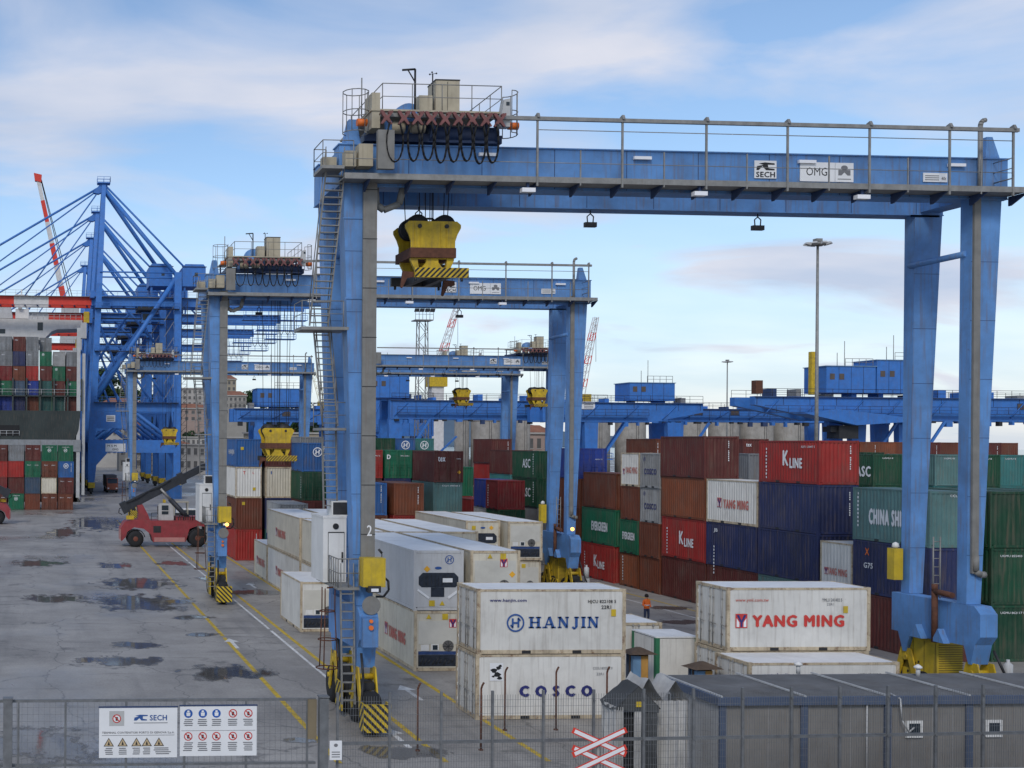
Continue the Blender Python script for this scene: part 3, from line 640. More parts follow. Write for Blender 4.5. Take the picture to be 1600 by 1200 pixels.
# --- row beside the second crane's right leg
stack('column of half-length boxes, nearer one', 39.9, 107.6, F10, [('navy', S, 'blank'), ('dark_green', S, 'blank', (('L', 'ASC', .6, .9, .7, 1.6, INKW, .03),)), ('dark_red', S, 'blank', (('VL', 2.4, 2.0),))])
stack('column of half-length boxes, farther one', 39.9, 110.8, F10, [('maroon', S, 'blank'), ('light_grey', S, 'blank', (('L', 'COSCO', .5, 1.0, .4, 1.8, INKR, .03),)), ('royal_blue', S, 'blank')])
stack('pair behind the half-length boxes', 39.9, 114.5, F20, [('maroon', HC, 'blank'), ('dark_red', HC, 'blank', KL())])
stack('stack with the green box behind half-length boxes', 39.9, 121.2, F20, [('navy', HC, 'blank'), ('red', HC, 'blank'), ('green', HC, 'blank', EVG())])
stack('stack with the white top, far behind centre', 40.6, 128.2, F20, [('maroon', HC, 'blank'), ('red', HC, 'blank'), ('white', HC, 'blank', (('E', 'T', .6, 2.3, .2, .2, INKK, .02),))])
stack('tall maroon-topped stack under the far cranes', 52.0, 142.5, F20, [('navy', HC, 'blank'), ('brown', HC, 'blank'), ('red', HC, 'blank'), ('maroon', HC, 'blank', (('V', 2.0, 2.5),))])
stack('stack left of the vertical-lettered green boxes', 48.9, 128.6, F20, [('grey', S, 'blank'), ('navy', S, 'blank', (('E', 'CMA', .5, 1.2, .5, .8, INKW, .02),)), ('teal', S, 'blank'), ('maroon', S, 'blank', (('E', 'tex', 1.3, 1.75, .42, .7, INKW, .03),))])
# --- the long wall of containers on the right: left faces in one line
XC = 45.0
stack('bay behind second crane leg, long right wall', XC, 111.4, F20, [('light_grey', S, 'blank'), ('grey', S, 'blank'), ('dark_green', S, 'blank', (('L', 'ASC', 1.6, .9, .85, 1.9, INKW, .03), ('VL', .9, 2.2))), ('dark_green', S, 'blank', (('L', 'ASC', 1.6, 1.0, .85, 1.9, INKW, .03), ('VL', .9, 2.2)))])
stack('blue-topped bay of the long right wall', XC, 102.6, F20, [('brown', HC, 'blank'), ('orange_brown', S, 'blank'), ('brown', S, 'blank'), ('royal_blue', S, 'door', (('E', 'NYKU 71', 1.4, 1.6, .1, .6, INKW, .01),))])
stack('green-middled bay of the long right wall', XC, 95.9, F20, [('red', HC, 'blank', KL()), ('green', HC, 'blank', EVG(2.9)), ('brown', HC, 'blank')])
stack('far half-length bay of the long right wall', XC, 92.1, F10, [('orange_brown', S, 'blank', (('VL', 2.4, 2.2),)), ('green', S, 'blank', (('L', 'EVERGREEN', .5, 1.05, .6, 2.0, INKW, .07),)), ('brown', S, 'blank'), ('white', S, 'blank', (('yL', 2.65, .95, .35), ('L', 'YANG MING', .3, 1.0, .5, 1.9, INKRF, .03)))])
stack('near half-length bay of the long right wall', XC, 88.75, F10, [('brown', S, 'blank'), ('brown', S, 'blank', (), 'plain'), ('light_grey', S, 'blank', (('ringL', 2.3, 2.15, .16, INKN), ('L', 'COSCO', .45, 1.0, .45, 1.9, INKN, .04))), ('light_grey', S, 'blank', (('ringL', 2.3, 2.15, .16, INKN), ('L', 'COSCO', .45, 1.0, .45, 1.9, INKN, .04)))])
stack('all-brown bay of the long right wall', XC, 82.45, F20, [('maroon', HC, 'blank', (), 'wide'), ('red', HC, 'blank', KL()), ('orange_brown', HC, 'blank'), ('maroon', HC, 'blank', (('V', 1.7, 2.5),))])
stack('bay with the white box, long right wall', XC, 76.2, F20, [('maroon', HC, 'blank'), ('navy', HC, 'blank', (('VL', 5.0, 1.2), ('L', 'JB', 4.6, 2.2, .3, .5, INKW, .03))), ('white', HC, 'blank', YMl(1.0))])
stack('red-topped bay of the long right wall', XC, 69.95, F20, [('grey_teal', HC, 'blank'), ('navy', HC, 'blank', (), 'lower'), ('navy', HC, 'blank', (('V', 1.9, 2.4),)), ('red', S, 'blank', KL()+(('V', 1.9, 2.2), ('L', 'KLFU 120447 3', .4, 2.15, .13, 1.3, INKW, .01)))])
stack('half-length pair in front of the red-topped bay', XC, 66.85, F10-.1, [('navy', S, 'blank'), ('white', HC, 'blank', (('yL', 2.5, 1.0, .35), ('L', 'YANG MING', .45, 1.0, .42, 1.8, INKRF, .03)))])
stack('nearest bay of the long right wall', XC, 60.65, F20, [('maroon', HC, 'blank'), ('navy', HC, 'blank', (('L', 'X', 4.7, 2.1, .4, .35, ORANGE, .03), ('L', 'G75', 4.4, 1.4, .3, .75, INKW, .03))), ('grey_teal', HC, 'blank', (('L', 'CHINA SHIPPING', .6, .9, .9, 4.1, INKW, .09), ('VL', 5.55, 2.5), ('E', 'CCLU 24', 1.1, 2.6, .12, .8, INKW, .01)))])
stack('dark green stack at the right edge', 48.2, 60.7, F20, [('dark_green', HC, 'blank', (('E', 'UGMU 862117 5', .5, 2.45, .11, 1.3, INKW, .01),)), ('dark_green', HC, 'blank', (('E', 'UGMU 855403 1', .5, 2.45, .11, 1.3, INKW, .01),), 'middle'), ('dark_green', HC, 'blank', (), 'pale-roofed')])
stack('stack behind the dark green one, right edge', 50.9, 60.9, F20, [('navy', HC, 'blank'), ('brown', HC, 'blank'), ('dark_green', HC, 'blank')])
# --- second and third blocks far right, showing over the wall
stack('far stack with white letters, over the teal box', 92.5, 135.5, F20, [('brown', S, 'blank'), ('navy', S, 'blank'), ('dark_green', S, 'blank', (('L', 'ASC', .9, .9, 1.2, 2.8, INKW, .04), ('VL', .4, 2.4))), ('dark_green', S, 'blank', (('L', 'ASC', .9, .2, 1.2, 2.8, INKW, .04),))])
for i, (xx, c) in enumerate(((67.6, 'dark_green'), (73.4, 'grey_teal'), (76.2, 'dark_green'), (78.9, 'teal'), (81.7, 'dark_green'))):
    w_ = 'far right green-and-teal row, column '+('one', 'two', 'three', 'four', 'five')[i]
    stack(w_, xx, 98+(i % 2)*.6, F20, [('navy', S, 'blank'), ('brown', S, 'blank'), (('dark_green', 'teal')[i % 2], S, 'blank'), (c, S, 'blank', (('E', 'UGMU 8', .8, 2.2, .12, .9, INKW, .01),)+((('L', 'ASC', .3, .7, .9, 1.9, INKW, .06),) if i == 0 else ()))])
for i, c in enumerate(('maroon', 'teal', 'brown', 'orange_brown', 'orange_brown', 'brown', 'maroon', 'brown', 'orange_brown', 'maroon', 'brown')):
    w_ = 'distant brown row, column '+('one', 'two', 'three', 'four', 'five', 'six', 'seven', 'eight', 'nine', 'ten', 'eleven')[i]
    stack(w_, 92+i*2.62, 147+(i % 3)*.5, F20, [('navy', HC, 'blank'), ('brown', HC, 'blank'), ('maroon', HC, 'blank'), (c, HC, 'blank', (('E', 'tex', .3, 2.1, .45, .7, INKW, .03),) if i == 0 else (('V', 1.9, 2.4),) if i % 3 == 0 else ())])
stack('maroon stack behind the brown bay', 62.6, 108.5, F20, [('navy', HC, 'blank'), ('brown', HC, 'blank'), ('maroon', HC, 'blank'), ('maroon', HC, 'blank', (('E', 'tex', .35, 2.2, .3, .5, INKW, .03),))])
stack('grey-topped stack behind the white box', 54.5, 93.5, F20, [('brown', S, 'blank'), ('navy', S, 'blank'), ('maroon', S, 'blank'), ('grey', S, 'blank')])
stack('maroon stack showing beside the tallest brown box', 58.6, 116.5, F20, [('navy', HC, 'blank'), ('brown', HC, 'blank'), ('maroon', HC, 'blank'), ('brown', HC, 'blank', (('V', .2, 2.4),))])
# --- stack on the quay at the left edge
QC = [['maroon', 'dark_red', 'red', 'maroon'], ['green', 'maroon', 'red', 'grey', 'brown'], ['brown', 'slate_blue', 'green', 'maroon', 'navy'], ['brown', 'cream', 'brown', 'green', 'maroon'], ['brown', 'maroon', 'blue', 'green', 'red']]
QE = [['door', 'blank', 'blank', 'door'], ['blank', 'blank', 'blank', 'blank', 'door'], ['blank', 'blank', 'door', 'door', 'blank'], ['door', 'blank', 'door', 'blank', 'door'], ['door', 'door', 'blank', 'blank', 'door']]
for i in range(5):
    for j in range(4):
        c = QC[i][j]; mk = ()
        if c == 'green' and QE[i][j] == 'blank': mk = (('E', 'CHINA SHIP', .7, 2.2, .12, 1.1, INKW, .01), ('ringE', 1.2, 1.75, .28, INKW))
        elif c == 'blue': mk = (('ringE', 1.2, 1.85, .4, INKW), ('V', 2.0, 2.2))
        elif QE[i][j] == 'door': mk = (('E', 'TRLU 5', .3, 1.9, .14, .6, INKW, .02), ('E', '42G1', 1.5, 1.9, .12, .6, INKW, .02))
        cont(-8.4+i*2.64, 200, j*S, F20, S, c, words(c)+' container on the quay below the ship, '+ORD[j]+' tier, '+('leftmost', 'second', 'third', 'fourth', 'rightmost')[i]+' column', QE[i][j], mk, 'y', 'containers stacked on the quay')
# ================================================================== rubber-tyred gantry cranes
def stripes(mb_y, mb_k, x0, x1, y, z0, z1, n, axis='y', slope=1):
    """diagonal black bars 3 mm in front of a yellow plate"""
    w = (x1-x0); h = z1-z0; p = (w+h)/n
    for i in range(n):
        a = i*p; b = a+p*.48; pts = []
        # band between lines u+v=a and u+v=b inside the w x h plate
        def clip(c): 
            r = []
            if c <= h: r.append((0, c))
            else: r.append((c-h, h))
            if c <= w: r.append((c, 0))
            else: r.append((w, c-w))
            return r
        (p1, p2), (q1, q2) = clip(a), clip(min(b, w+h))
        pts = [p1, p2]
        if a < w < b: pts.append((w, 0))
        pts += [q2, q1]
        if a < h < b: pts.append((0, h))
        P = [((x0+u) if slope > 0 else (x1-u), z0+v) for u, v in pts]
        if axis == 'y': mb_k.poly([(u, y, v) for u, v in P])
        else: mb_k.poly([(y, u, v) for u, v in P])
def railing(mb, pts, h=1.05, r=.02, mid=True, step=1.2):
    for a, b in zip(pts, pts[1:]):
        a = Vector(a); b = Vector(b); n = max(1, round((b-a).length/step)); upz = Vector((0, 0, h))
        mb.tube(a+upz, b+upz, r, 5)
        if mid: mb.tube(a+upz*.5, b+upz*.5, r*.8, 5)
        for i in range(n+1): q = a.lerp(b, i/n); mb.tube(q, q+upz, r, 5)
def ladder(par, a, b, w, steps, hoops=False, name='ladder', tread=.22):
    a = Vector(a); b = Vector(b); mb = MB(); s = Vector((w/2, 0, 0))
    for k in (-1, 1): mb.bar(a+s*k, b+s*k, .05, .12)
    l_ = mb.obj(name, GALV, par); mb = MB()
    for i in range(steps): q = a.lerp(b, (i+.5)/steps); mb.box(q.x-w/2+.03, q.y-tread/2, q.z-.02, q.x+w/2-.03, q.y+tread/2, q.z+.015)
    mb.obj('rung', GALV, l_)['kind'] = 'stuff'
    mb = MB()
    for k in (-1, 1): mb.tube(a+s*k+Vector((0, 0, 1)), b+s*k+Vector((0, 0, 1)), .02, 5); [mb.tube(a.lerp(b, t)+s*k, a.lerp(b, t)+s*k+Vector((0, 0, 1)), .018, 5) for t in (0, .25, .5, .75, 1)]
    mb.obj('handrail', GALV, l_)
def wheel(par, c, r, w, axis='x', hub=YEL, name='wheel'):
    mb = MB(); mb.lathe([(r*.55, -w/2), (r*.9, -w/2), (r, -w*.32), (r, w*.32), (r*.9, w/2), (r*.55, w/2)], (0, 0, 0), axis, 22); o = mb.obj(name, BLACK, par, c)
    mb = MB(); mb.lathe([(r*.15, -w*.54), (r*.3, -w*.5), (r*.52, -w*.40), (r*.545, -w*.48), (r*.545, w*.48), (r*.52, w*.40), (r*.3, w*.5), (r*.15, w*.54)], (0, 0, 0), axis, 16); mb.obj('rim', hub, o)
def build_rtg(loc):
    t = thing('gantry_crane', '', 'crane', loc)
    # legs
    for y in (0, 3.6):
        MB().taper(4.65, (.0, .72, y+.02, y+.72), 20.9, (-.55, .72, y-.0, y+.9)).obj('leg', BLUE, t)
        q = .0 if y < 1 else .22; MB().taper(4.65, (24.82+q, 25.42+q, y+.02, y+.55), 20.9, (24.95+q, 26.17+q, y, y+.65)).obj('leg', BLUE, t)
    mb = MB()
    for y in (-.004, 3.596):
        for z, e in ((16.5, -.42), (19.6, -.52)): mb.box(e-.03, y-.03, z, .75, y, z+.06); mb.box(24.95, y-.03, 20.80, 26.24, y, 20.88)
    mb.obj('stiffener', BLUE, t)
    for k in range(6):
        z = 6.6+k*2.35; u = (z-4.65)/16.25
        for y in (0, 3.6): MB().box(-.55*u-.004, y+.02*(1-u)-.004, z, .724, y+.03, z+.018).obj('weld_seam', DBLUE, t)
        for y, q in ((0, 0), (3.6, .22)): MB().box(24.82+.13*u+q-.004, y-.004+.02*(1-u), z, 25.42+.75*u+q+.004, y+.03, z+.018).obj('weld_seam', DBLUE, t)
    # girders
    for y in (0, 3.6):
        g_ = MB().box(-.72, y+.003, 20.9, 26.42, y+.9, 22.46).obj('girder', BLUE, t)
        mb = MB().box(-.76, y-.06, 22.462, 26.46, y+.96, 22.51); mb.box(-.74, y-.03, 20.86, 26.44, y+.93, 20.898)
        mb.obj('flange', BLUE, g_)
        mb = MB().box(-.4, y+.4, 22.512, 26.2, y+.5, 22.62); mb.obj('rail', DARK, g_)
        mb = MB()
        for k in range(9): mb.box(2+k*2.9, y-.0035, 20.91, 2.025+k*2.9, y+.0025, 22.455)
        mb.obj('seam', DBLUE, g_)
    MB().box(-.7, .9, 21.0, .2, 3.6, 22.3).obj('end_tie', BLUE, t); MB().box(25.4, .9, 21.0, 26.3, 3.6, 22.3).obj('end_tie', BLUE, t)
    for x in (25.55,): MB().taper(22.51, (x, x+.62, .1, .5), 23.4, (x+.1, x+.34, .15, .45)).obj('buffer_stop', BLUE, t)
    MB().taper(22.51, (-.5, .15, .1, .7), 23.5, (-.3, .0, .2, .6)).obj('buffer_stop', BLUE, t)
    # walkway along the near girder
    w_ = MB().box(-.75, -1.02, 20.98, 26.45, -.002, 21.04).obj('walkway', GALV, t)
    mb = MB(); mb.box(-.75, -1.05, 20.94, 26.45, -1.0, 21.16); mb.obj('toe_board', GALV, w_)
    for k in range(17): x = .2+k*1.64; MB().prism([(-1.0, 20.97), (-.0, 20.97), (-.0, 20.6), (-.12, 20.6)], 'x', x, x+.06).obj('bracket', DBLUE, w_)
    PX = [6.7, 10.04, 13.37, 16.62, 19.93, 23.19, 25.8]
    mb = MB()
    for x in PX: mb.bar((x, -1.04, 20.8), (x, -1.04, 23.42), .07, .07); mb.prism([(-1.2, 23.4), (-.9, 23.4), (-.9, 23.52), (-1.1, 23.58)], 'x', x-.05, x+.05)
    for x in (8.4, 11.7, 15, 18.3, 21.5, 24.5): mb.bar((x, -1.03, 20.85), (x, -1.03, 22.2), .045)
    mb.tube((6.7, -1.04, 22.95), (25.8, -1.04, 22.95), .018, 5); mb.tube((-.7, -1.03, 21.7), (25.8, -1.03, 21.7), .016, 5); mb.tube((25.8, -1.04, 21.5), (25.8, -.05, 21.5), .03, 5)
    for z in (21.9, 22.3): mb.tube((25.8, -1.04, z), (25.8, -.02, z), .02, 5)
    mb.obj('handrail', GALV, w_)
    MB().box(.6, -1.12, 23.30, 26.0, -.98, 23.44).obj('festoon_rail', GALV, t)
    # lights
    for x in (6.4, 13.2, 19.75):
        l_ = MB().box(x-.05, -.9, 20.75, x+.05, -.8, 20.97).obj('floodlight', DBLUE, t)
        MB().box(x-.26, -1.0, 20.58, x+.26, -.74, 20.74).obj('lamp_glass', LEDW, l_)
    for x in (5.1, 11.3, 18.0, 24.2): MB().box(x-.35, -.16, 22.12, x+.35, -.03, 22.24).obj('tube_lamp', LEDW, t)
    for x in (3.6, 11.0, 18.35):
        l_ = MB().box(x-.25, 3.8, 20.15, x+.25, 4.0, 20.35).obj('hanging_lamp', DARK, t)
        mb = MB(); mb.path([(x-.12, 3.9, 20.35), (x-.14, 3.9, 20.6), (x, 3.9, 20.72), (x+.14, 3.9, 20.6), (x+.12, 3.9, 20.35)], .025); mb.tube((x, 3.9, 20.7), (x, 3.9, 20.9), .025, 6); mb.obj('bracket', DARK, l_)
    # signs on the girder
    s_ = MB().box(15.88, -.05, 21.5, 16.78, -.02, 22.2).obj('sign', WSIGN, t)
    mb = MB(); mb.poly([(15.95, -.056, 21.82), (16.05, -.056, 21.82), (16.2, -.056, 21.98), (16.35, -.056, 21.82), (16.7, -.056, 21.82), (16.7, -.056, 21.88), (16.45, -.056, 21.9), (16.42, -.056, 22.04), (16.7, -.056, 22.04), (16.7, -.056, 22.1), (16.3, -.056, 22.13), (16.05, -.056, 22.08), (16.25, -.056, 22.03), (15.98, -.056, 21.98)]); mb.obj('emblem', INKK, s_)
    text('SECH', s_, (15.94, -.056, 21.54), FX, .22, .78, INKK, .04)
    s_ = MB().box(17.75, -.05, 21.42, 19.18, -.02, 22.18).obj('sign', WSIGN, t); text('OMG', s_, (18.0, -.056, 21.65), FX, .32, .86, INKK, .0)
    s_ = MB().box(19.2, -.05, 21.42, 19.95, -.02, 22.18).obj('sign', WSIGN, t)
    mb = MB(); mb.poly([(19.32, -.056, 21.68), (19.45, -.056, 21.68), (19.57, -.056, 21.8), (19.7, -.056, 21.68), (19.82, -.056, 21.68), (19.82, -.056, 21.9), (19.32, -.056, 21.9)]); mb.poly([(19.57+.14*math.cos(k*.4), -.058, 21.98+.1*math.sin(k*.4)) for k in range(16)]); mb.obj('emblem', INKG, s_)
    mb = MB(); mb.box(19.3, -.058, 21.52, 19.84, -.053, 21.55); mb.obj('small_print', INKG, s_)
    s_ = MB().box(22.85, -.05, 21.5, 23.85, -.02, 21.86).obj('sign', WSIGN, t)
    text('40t', s_, (23.6, -.056, 21.58), FX, .13, .2, INKG, .01)
    mb = MB(); [mb.box(22.92, -.058, 21.57+k*.08, 23.5, -.053, 21.6+k*.08) for k in range(3)]; mb.obj('small_print', INKG, s_)
    # cable tray on the left leg, vent pipe at the right end
    MB().box(.20, -.16, 6.2, .74, -.03, 21.36).obj('cable_tray', CONCG, t)
    mb = MB(); [mb.box(.19, -.168, 7.4+k*1.9, .75, -.158, 7.43+k*1.9) for k in range(8)]; mb.obj('tray_joint', DARK, t)
    MB().box(24.95, -.12, 5.9, 25.22, -.0, 21.36).obj('cable_tray', CONCG, t)
    mb = MB().path([(25.1, -.2, 20.9), (25.1, -.2, 23.75), (25.13, -.2, 23.87), (25.2, -.2, 23.95), (25.32, -.2, 23.98)], .09, 8); mb.obj('vent_pipe', GALV, t)
    mb = MB().path([(25.1, -.1, 6.6), (25.1, -.1, 6.0), (25.3, -.1, 5.85), (25.5, -.1, 5.85)], .13, 8); mb.obj('cable_duct', CONCG, t)
    MB().path([(24.95, .3, 18.72), (25.1, 3.8, 18.72)], .13, 8).obj('tie_pipe', BLUE, t); MB().path([(.1, .7, 18.72), (.1, 3.7, 18.72)], .13, 8).obj('tie_pipe', BLUE, t)
    # cantilevered platform at the top left and its cabinets
    p_ = MB().box(-1.6, -1.0, 21.32, -.76, .6, 21.44).obj('platform', GALV, t)
    mb = MB(); railing(mb, [(-1.1, .58, 21.44), (-1.58, .58, 21.44), (-1.58, -.98, 21.44), (-.4, -.98, 21.44)], .95); mb.obj('handrail', GALV, p_)
    mb = MB(); mb.box(-.62, -.6, 21.5, -.2, -.05, 22.1); mb.box(-.12, -.7, 21.5, .42, -.05, 22.35); mb.obj('cabinet', BEIGE, t)
    MB().box(.45, -1.3, 21.28, 1.08, -1.06, 22.75).obj('cabinet', CONCG, t)
    mb = MB().box(-1.35, .1, 21.46, -.8, .5, 22.0); mb.obj('air_conditioner', BEIGE, t)
    mb = MB().path([(.75, .2, 20.9), (.8, .2, 20.2), (1.1, .2, 20.0), (1.7, .2, 20.25), (1.85, .2, 20.9)], .14, 6); mb.obj('cable_chute', CONCG, t)
    # stairs down the left leg
    ladder(t, (-.95, -.3, 21.3), (-1.35, .6, 15.5), .72, 22)
    p_ = MB().box(-2.15, .0, 15.3, -.3, 1.5, 15.42).obj('platform', GALV, t)
    mb = MB(); railing(mb, [(-.5, .02, 15.42), (-2.13, .02, 15.42), (-2.13, 1.48, 15.42)], 1.0); mb.obj('handrail', GALV, p_)
    ladder(t, (-1.15, 1.0, 15.3), (-.75, 1.1, 11.6), .6, 16)
    p_ = MB().box(-1.2, .6, 11.42, .0, 2.2, 11.52).obj('platform', GALV, t)
    mb = MB(); railing(mb, [(-.1, .62, 11.52), (-1.18, .62, 11.52), (-1.18, 2.18, 11.52)], 1.0); mb.obj('handrail', GALV, p_)
    ladder(t, (-.75, 1.3, 11.4), (-.6, 1.6, 8.3), .55, 12)
    # electrical room
    c_ = MB().box(-.95, 1.3, 5.4, -.02, 3.5, 7.95).obj('electrical_room', WHITE, t)
    mb = MB().box(-.74, 1.275, 5.5, -.12, 1.297, 7.35); mb.obj('door', WHITE, c_)
    mb = MB(); mb.box(-.76, 1.285, 5.45, -.74, 1.298, 7.4); mb.box(-.12, 1.285, 5.45, -.10, 1.298, 7.4); mb.box(-.76, 1.285, 7.36, -.1, 1.298, 7.4); mb.box(-.22, 1.24, 6.2, -.16, 1.274, 6.6); mb.obj('door_frame', DARK, c_)
    mb = MB().tube((-.45, 1.27, 7.62), (-.45, 1.297, 7.62), .12, 16); mb.obj('round_label', INKK, c_)
    mb = MB().box(-.97, 1.28, 7.95, -.01, 3.52, 8.03); mb.obj('roof_cap', WHITE, c_)
    a_ = MB().box(-.6, 1.4, 8.03, .1, 2.2, 8.62).obj('air_conditioner', WHITE, t)
    mb = MB().box(-.54, 1.385, 8.08, .04, 1.399, 8.57); mb.obj('grille', DARK, a_)
    mb = MB().box(-.75, 1.2, 5.28, .6, 3.4, 5.38); mb.box(-.75, -.35, 5.28, .1, 1.2, 5.38); p_ = mb.obj('platform', GALV, t)
    mb = MB(); railing(mb, [(-.73, 1.2, 5.38), (-.73, -.33, 5.38), (.08, -.33, 5.38)], 1.1, .025, step=.4); mb.obj('handrail', GALV, p_)
    ladder(t, (-.35, -.2, 5.3), (-.3, -.35, .9), .5, 13)
    # yellow cabinet, lamp, horn
    b_ = MB().box(.12, -.85, 5.45, .98, -.2, 6.55).obj('yellow_cabinet', YELC, t)
    mb = MB().box(.30, -.95, 5.25, .78, -.5, 5.5); l_ = mb.obj('work_lamp', DARK, t)
    MB().box(.40, -.97, 5.29, .68, -.951, 5.41).obj('lamp_glass', LEDW, l_)
    mb = MB().path([(1.0, -.5, 5.8), (1.18, -.5, 5.65), (1.2, -.5, 5.3), (1.0, -.5, 5.05), (.7, -.5, 5.05)], .045); mb.tube((.98, -.3, 5.4), (.98, -.3, 6.7), .02, 5); mb.path([(.98, -.3, 6.7), (.85, -.3, 6.85)], .05); mb.obj('hose', DARK, t)
    mb = MB().lathe([(.08, .25), (.15, .1), (.34, -.2), (.36, -.24)], (.45, -.55, 4.75), 'y', 18); mb.obj('horn', CONCG, t)
    # sill beams
    for x0, x1 in ((.0, .72), (24.78, 25.5)):
        pr = [(-.78, 3.45), (-.5, 3.1), (-.3, 2.3), (-.15, 2.3), (.1, 3.0), (3.2, 2.95), (3.5, 2.2), (3.65, 2.2), (3.95, 3.0), (4.36, 3.0), (4.36, 4.64), (-.45, 4.64), (-.78, 4.35)]
        pr = [(a, b) for a, b in pr]
        MB().prism(pr, 'x', x0, x1).obj('sill_beam', BLUE, t)
    mb = MB()
    for y in (1.2, 2.5): mb.prism([(y-.35, 2.95), (y+.35, 2.95), (y, 3.5)], 'x', 24.5, 24.78)
    mb.obj('gusset', BLUE, t)
    mb = MB().box(.05, -1.1, 3.2, .65, -.785, 4.3); b_ = mb.obj('end_bracket', BLUE, t)
    mb = MB(); mb.tube((.35, -1.2, 3.95), (.35, -1.105, 3.95), .09, 10); mb.tube((.35, -1.2, 4.2), (.35, -1.105, 4.2), .07, 10); mb.obj('beacon', ORANGE, b_)
    # bogies
    for sx, x in ((-1, .36), (1, 25.2)):
        for y in (-.25, 3.55):
            for d in (-.95, .95): wheel(t, (x, y+d, .78), .78, .55)
            b_ = MB().prism([(y-.85, .75), (y-.55, .75), (y-.08, 2.0), (y+.08, 2.0), (y+.55, .75), (y+.85, .75), (y+.3, 2.35), (y-.3, 2.35)], 'x', x-.36, x-.30).obj('bogie_frame', YEL, t)
            MB().prism([(y-.85, .75), (y-.55, .75), (y-.08, 2.0), (y+.08, 2.0), (y+.55, .75), (y+.85, .75), (y+.3, 2.35), (y-.3, 2.35)], 'x', x+.30, x+.36).obj('bogie_frame', YEL, t)
            mb = MB().tube((x-.4, y, 1.95), (x+.4, y, 1.95), .12, 10); mb.tube((x-.42, y-.7, 1.2), (x+.42, y-.7, 1.2), .1, 8); mb.tube((x-.42, y+.7, 1.2), (x+.42, y+.7, 1.2), .1, 8); mb.obj('axle', YEL, b_)
            mb = MB().box(x-.25, y-.5, 1.5, x+.25, y+.5, 1.8); mb.obj('motor', DARK, b_)
            if y < 1:
                q = y-1.85; gd = MB().box(x-.52, q, .2, x+.52, q+.06, 1.25); gd.box(x-.52, q+.06, .2, x-.46, q+.6, 1.25); gd.box(x+.46, q+.06, .2, x+.52, q+.6, 1.25)
                gd = gd.obj('wheel_guard', YELC, t); k = MB(); stripes(None, k, x-.52, x+.52, q-.004, .2, 1.25, 7); stripes(None, k, q, q+.6, x-.525, .2, 1.25, 4, 'x'); k.obj('black_stripes', INKK, gd)
            else:
                q = y-2.3; gd = MB().box(x-.55, q, .3, x-.48, q+1.0, 1.4); gd = gd.obj('wheel_guard', YELC, t); k = MB(); stripes(None, k, q, q+1.0, x-.554, .3, 1.4, 5, 'x'); k.obj('black_stripes', INKK, gd)
            mb = MB(); mb.path([(x+.2*sx, y-1.2, .35), (x+.45*sx, y-1.3, 1.3), (x+.3*sx, y-.9, 2.1), (x+.25*sx, y-.4, 2.9)], .05); mb.obj('hose', DARK, b_)
    # rust-coloured cable hoop hung left of the sill
    mb = MB()
    for z, r in ((4.4, .3), (3.3, .35), (2.2, .42)):
        mb.path([(-1.0+r*math.cos(k*.524), .3+r*math.sin(k*.524), z) for k in range(13)], .025, 5)
    for k in range(3): mb.path([(-1.0+.3*math.cos(k*2.1), .3+.3*math.sin(k*2.1), 5.3), (-1.0+.3*math.cos(k*2.1), .3+.3*math.sin(k*2.1), 4.4), (-1.0+.42*math.cos(k*2.1), .3+.42*math.sin(k*2.1), 2.2)], .025, 5)
    mb.bar((-1.0, .3, 5.3), (-.5, .6, 5.3), .06); mb.obj('cable_guide', RUST, t)
    # power pack on the right
    p_ = MB().box(24.95, 1.8, .75, 26.05, 3.9, 2.92).obj('power_pack', YELC, t)
    mb = MB(); [mb.box(25.02, 1.775, .9+k*.095, 26.08, 1.799, .94+k*.095) for k in range(20)]; mb.obj('louvre', mat('louvre_dark_yellow', (.22, .15, .02), .6, var=.3), p_)
    mb = MB(); [mb.box(24.94, 1.9+k*.66, 1.0, 24.949, 1.915+k*.66, 2.8) for k in range(3)]; [mb.box(24.93, 2.2+k*.65, 1.3+(k % 2)*.5, 24.948, 2.28+k*.65, 1.4+(k % 2)*.5) for k in range(3)]; mb.obj('panel_joint', DARK, p_)
    mb = MB().path([(24.6, 1.5, 2.9), (24.6, 1.5, 5.0), (24.6, .5, 4.95)], .12, 8); mb.path([(24.6, 1.5, 5.0), (24.6, 1.5, 5.3)], .12, 8); mb.obj('exhaust_pipe', RUST, t)
    mb = MB().lathe([(.17, 0), (.17, .7), (.06, .8), (.06, .9)], (25.85, -.9, 1.7), 'z', 14); mb.box(25.7, -1.05, 1.0, 26.0, -.75, 1.69); mb.obj('tank', LGREY, t)
    c_ = MB().box(24.55, 3.9, 5.2, 24.95, 4.35, 6.55).obj('yellow_cabinet', YELC, t)
    mb = MB().lathe([(.05, 0), (.15, .05), (.12, .2), (.02, .26)], (24.75, 4.1, 6.56), 'z', 12); mb.obj('camera_dome', WHITE, t)
    mb = MB(); [mb.tube((24.9+.3*k, 2.0, 4.65), (24.9+.3*k, 2.0, 7.2), .03, 5) for k in (0, 1)]; [mb.tube((24.9, 2.0, 4.9+k*.35), (25.2, 2.0, 4.9+k*.35), .02, 5) for k in range(7)]; mb.obj('ladder', GALV, t)
    return t
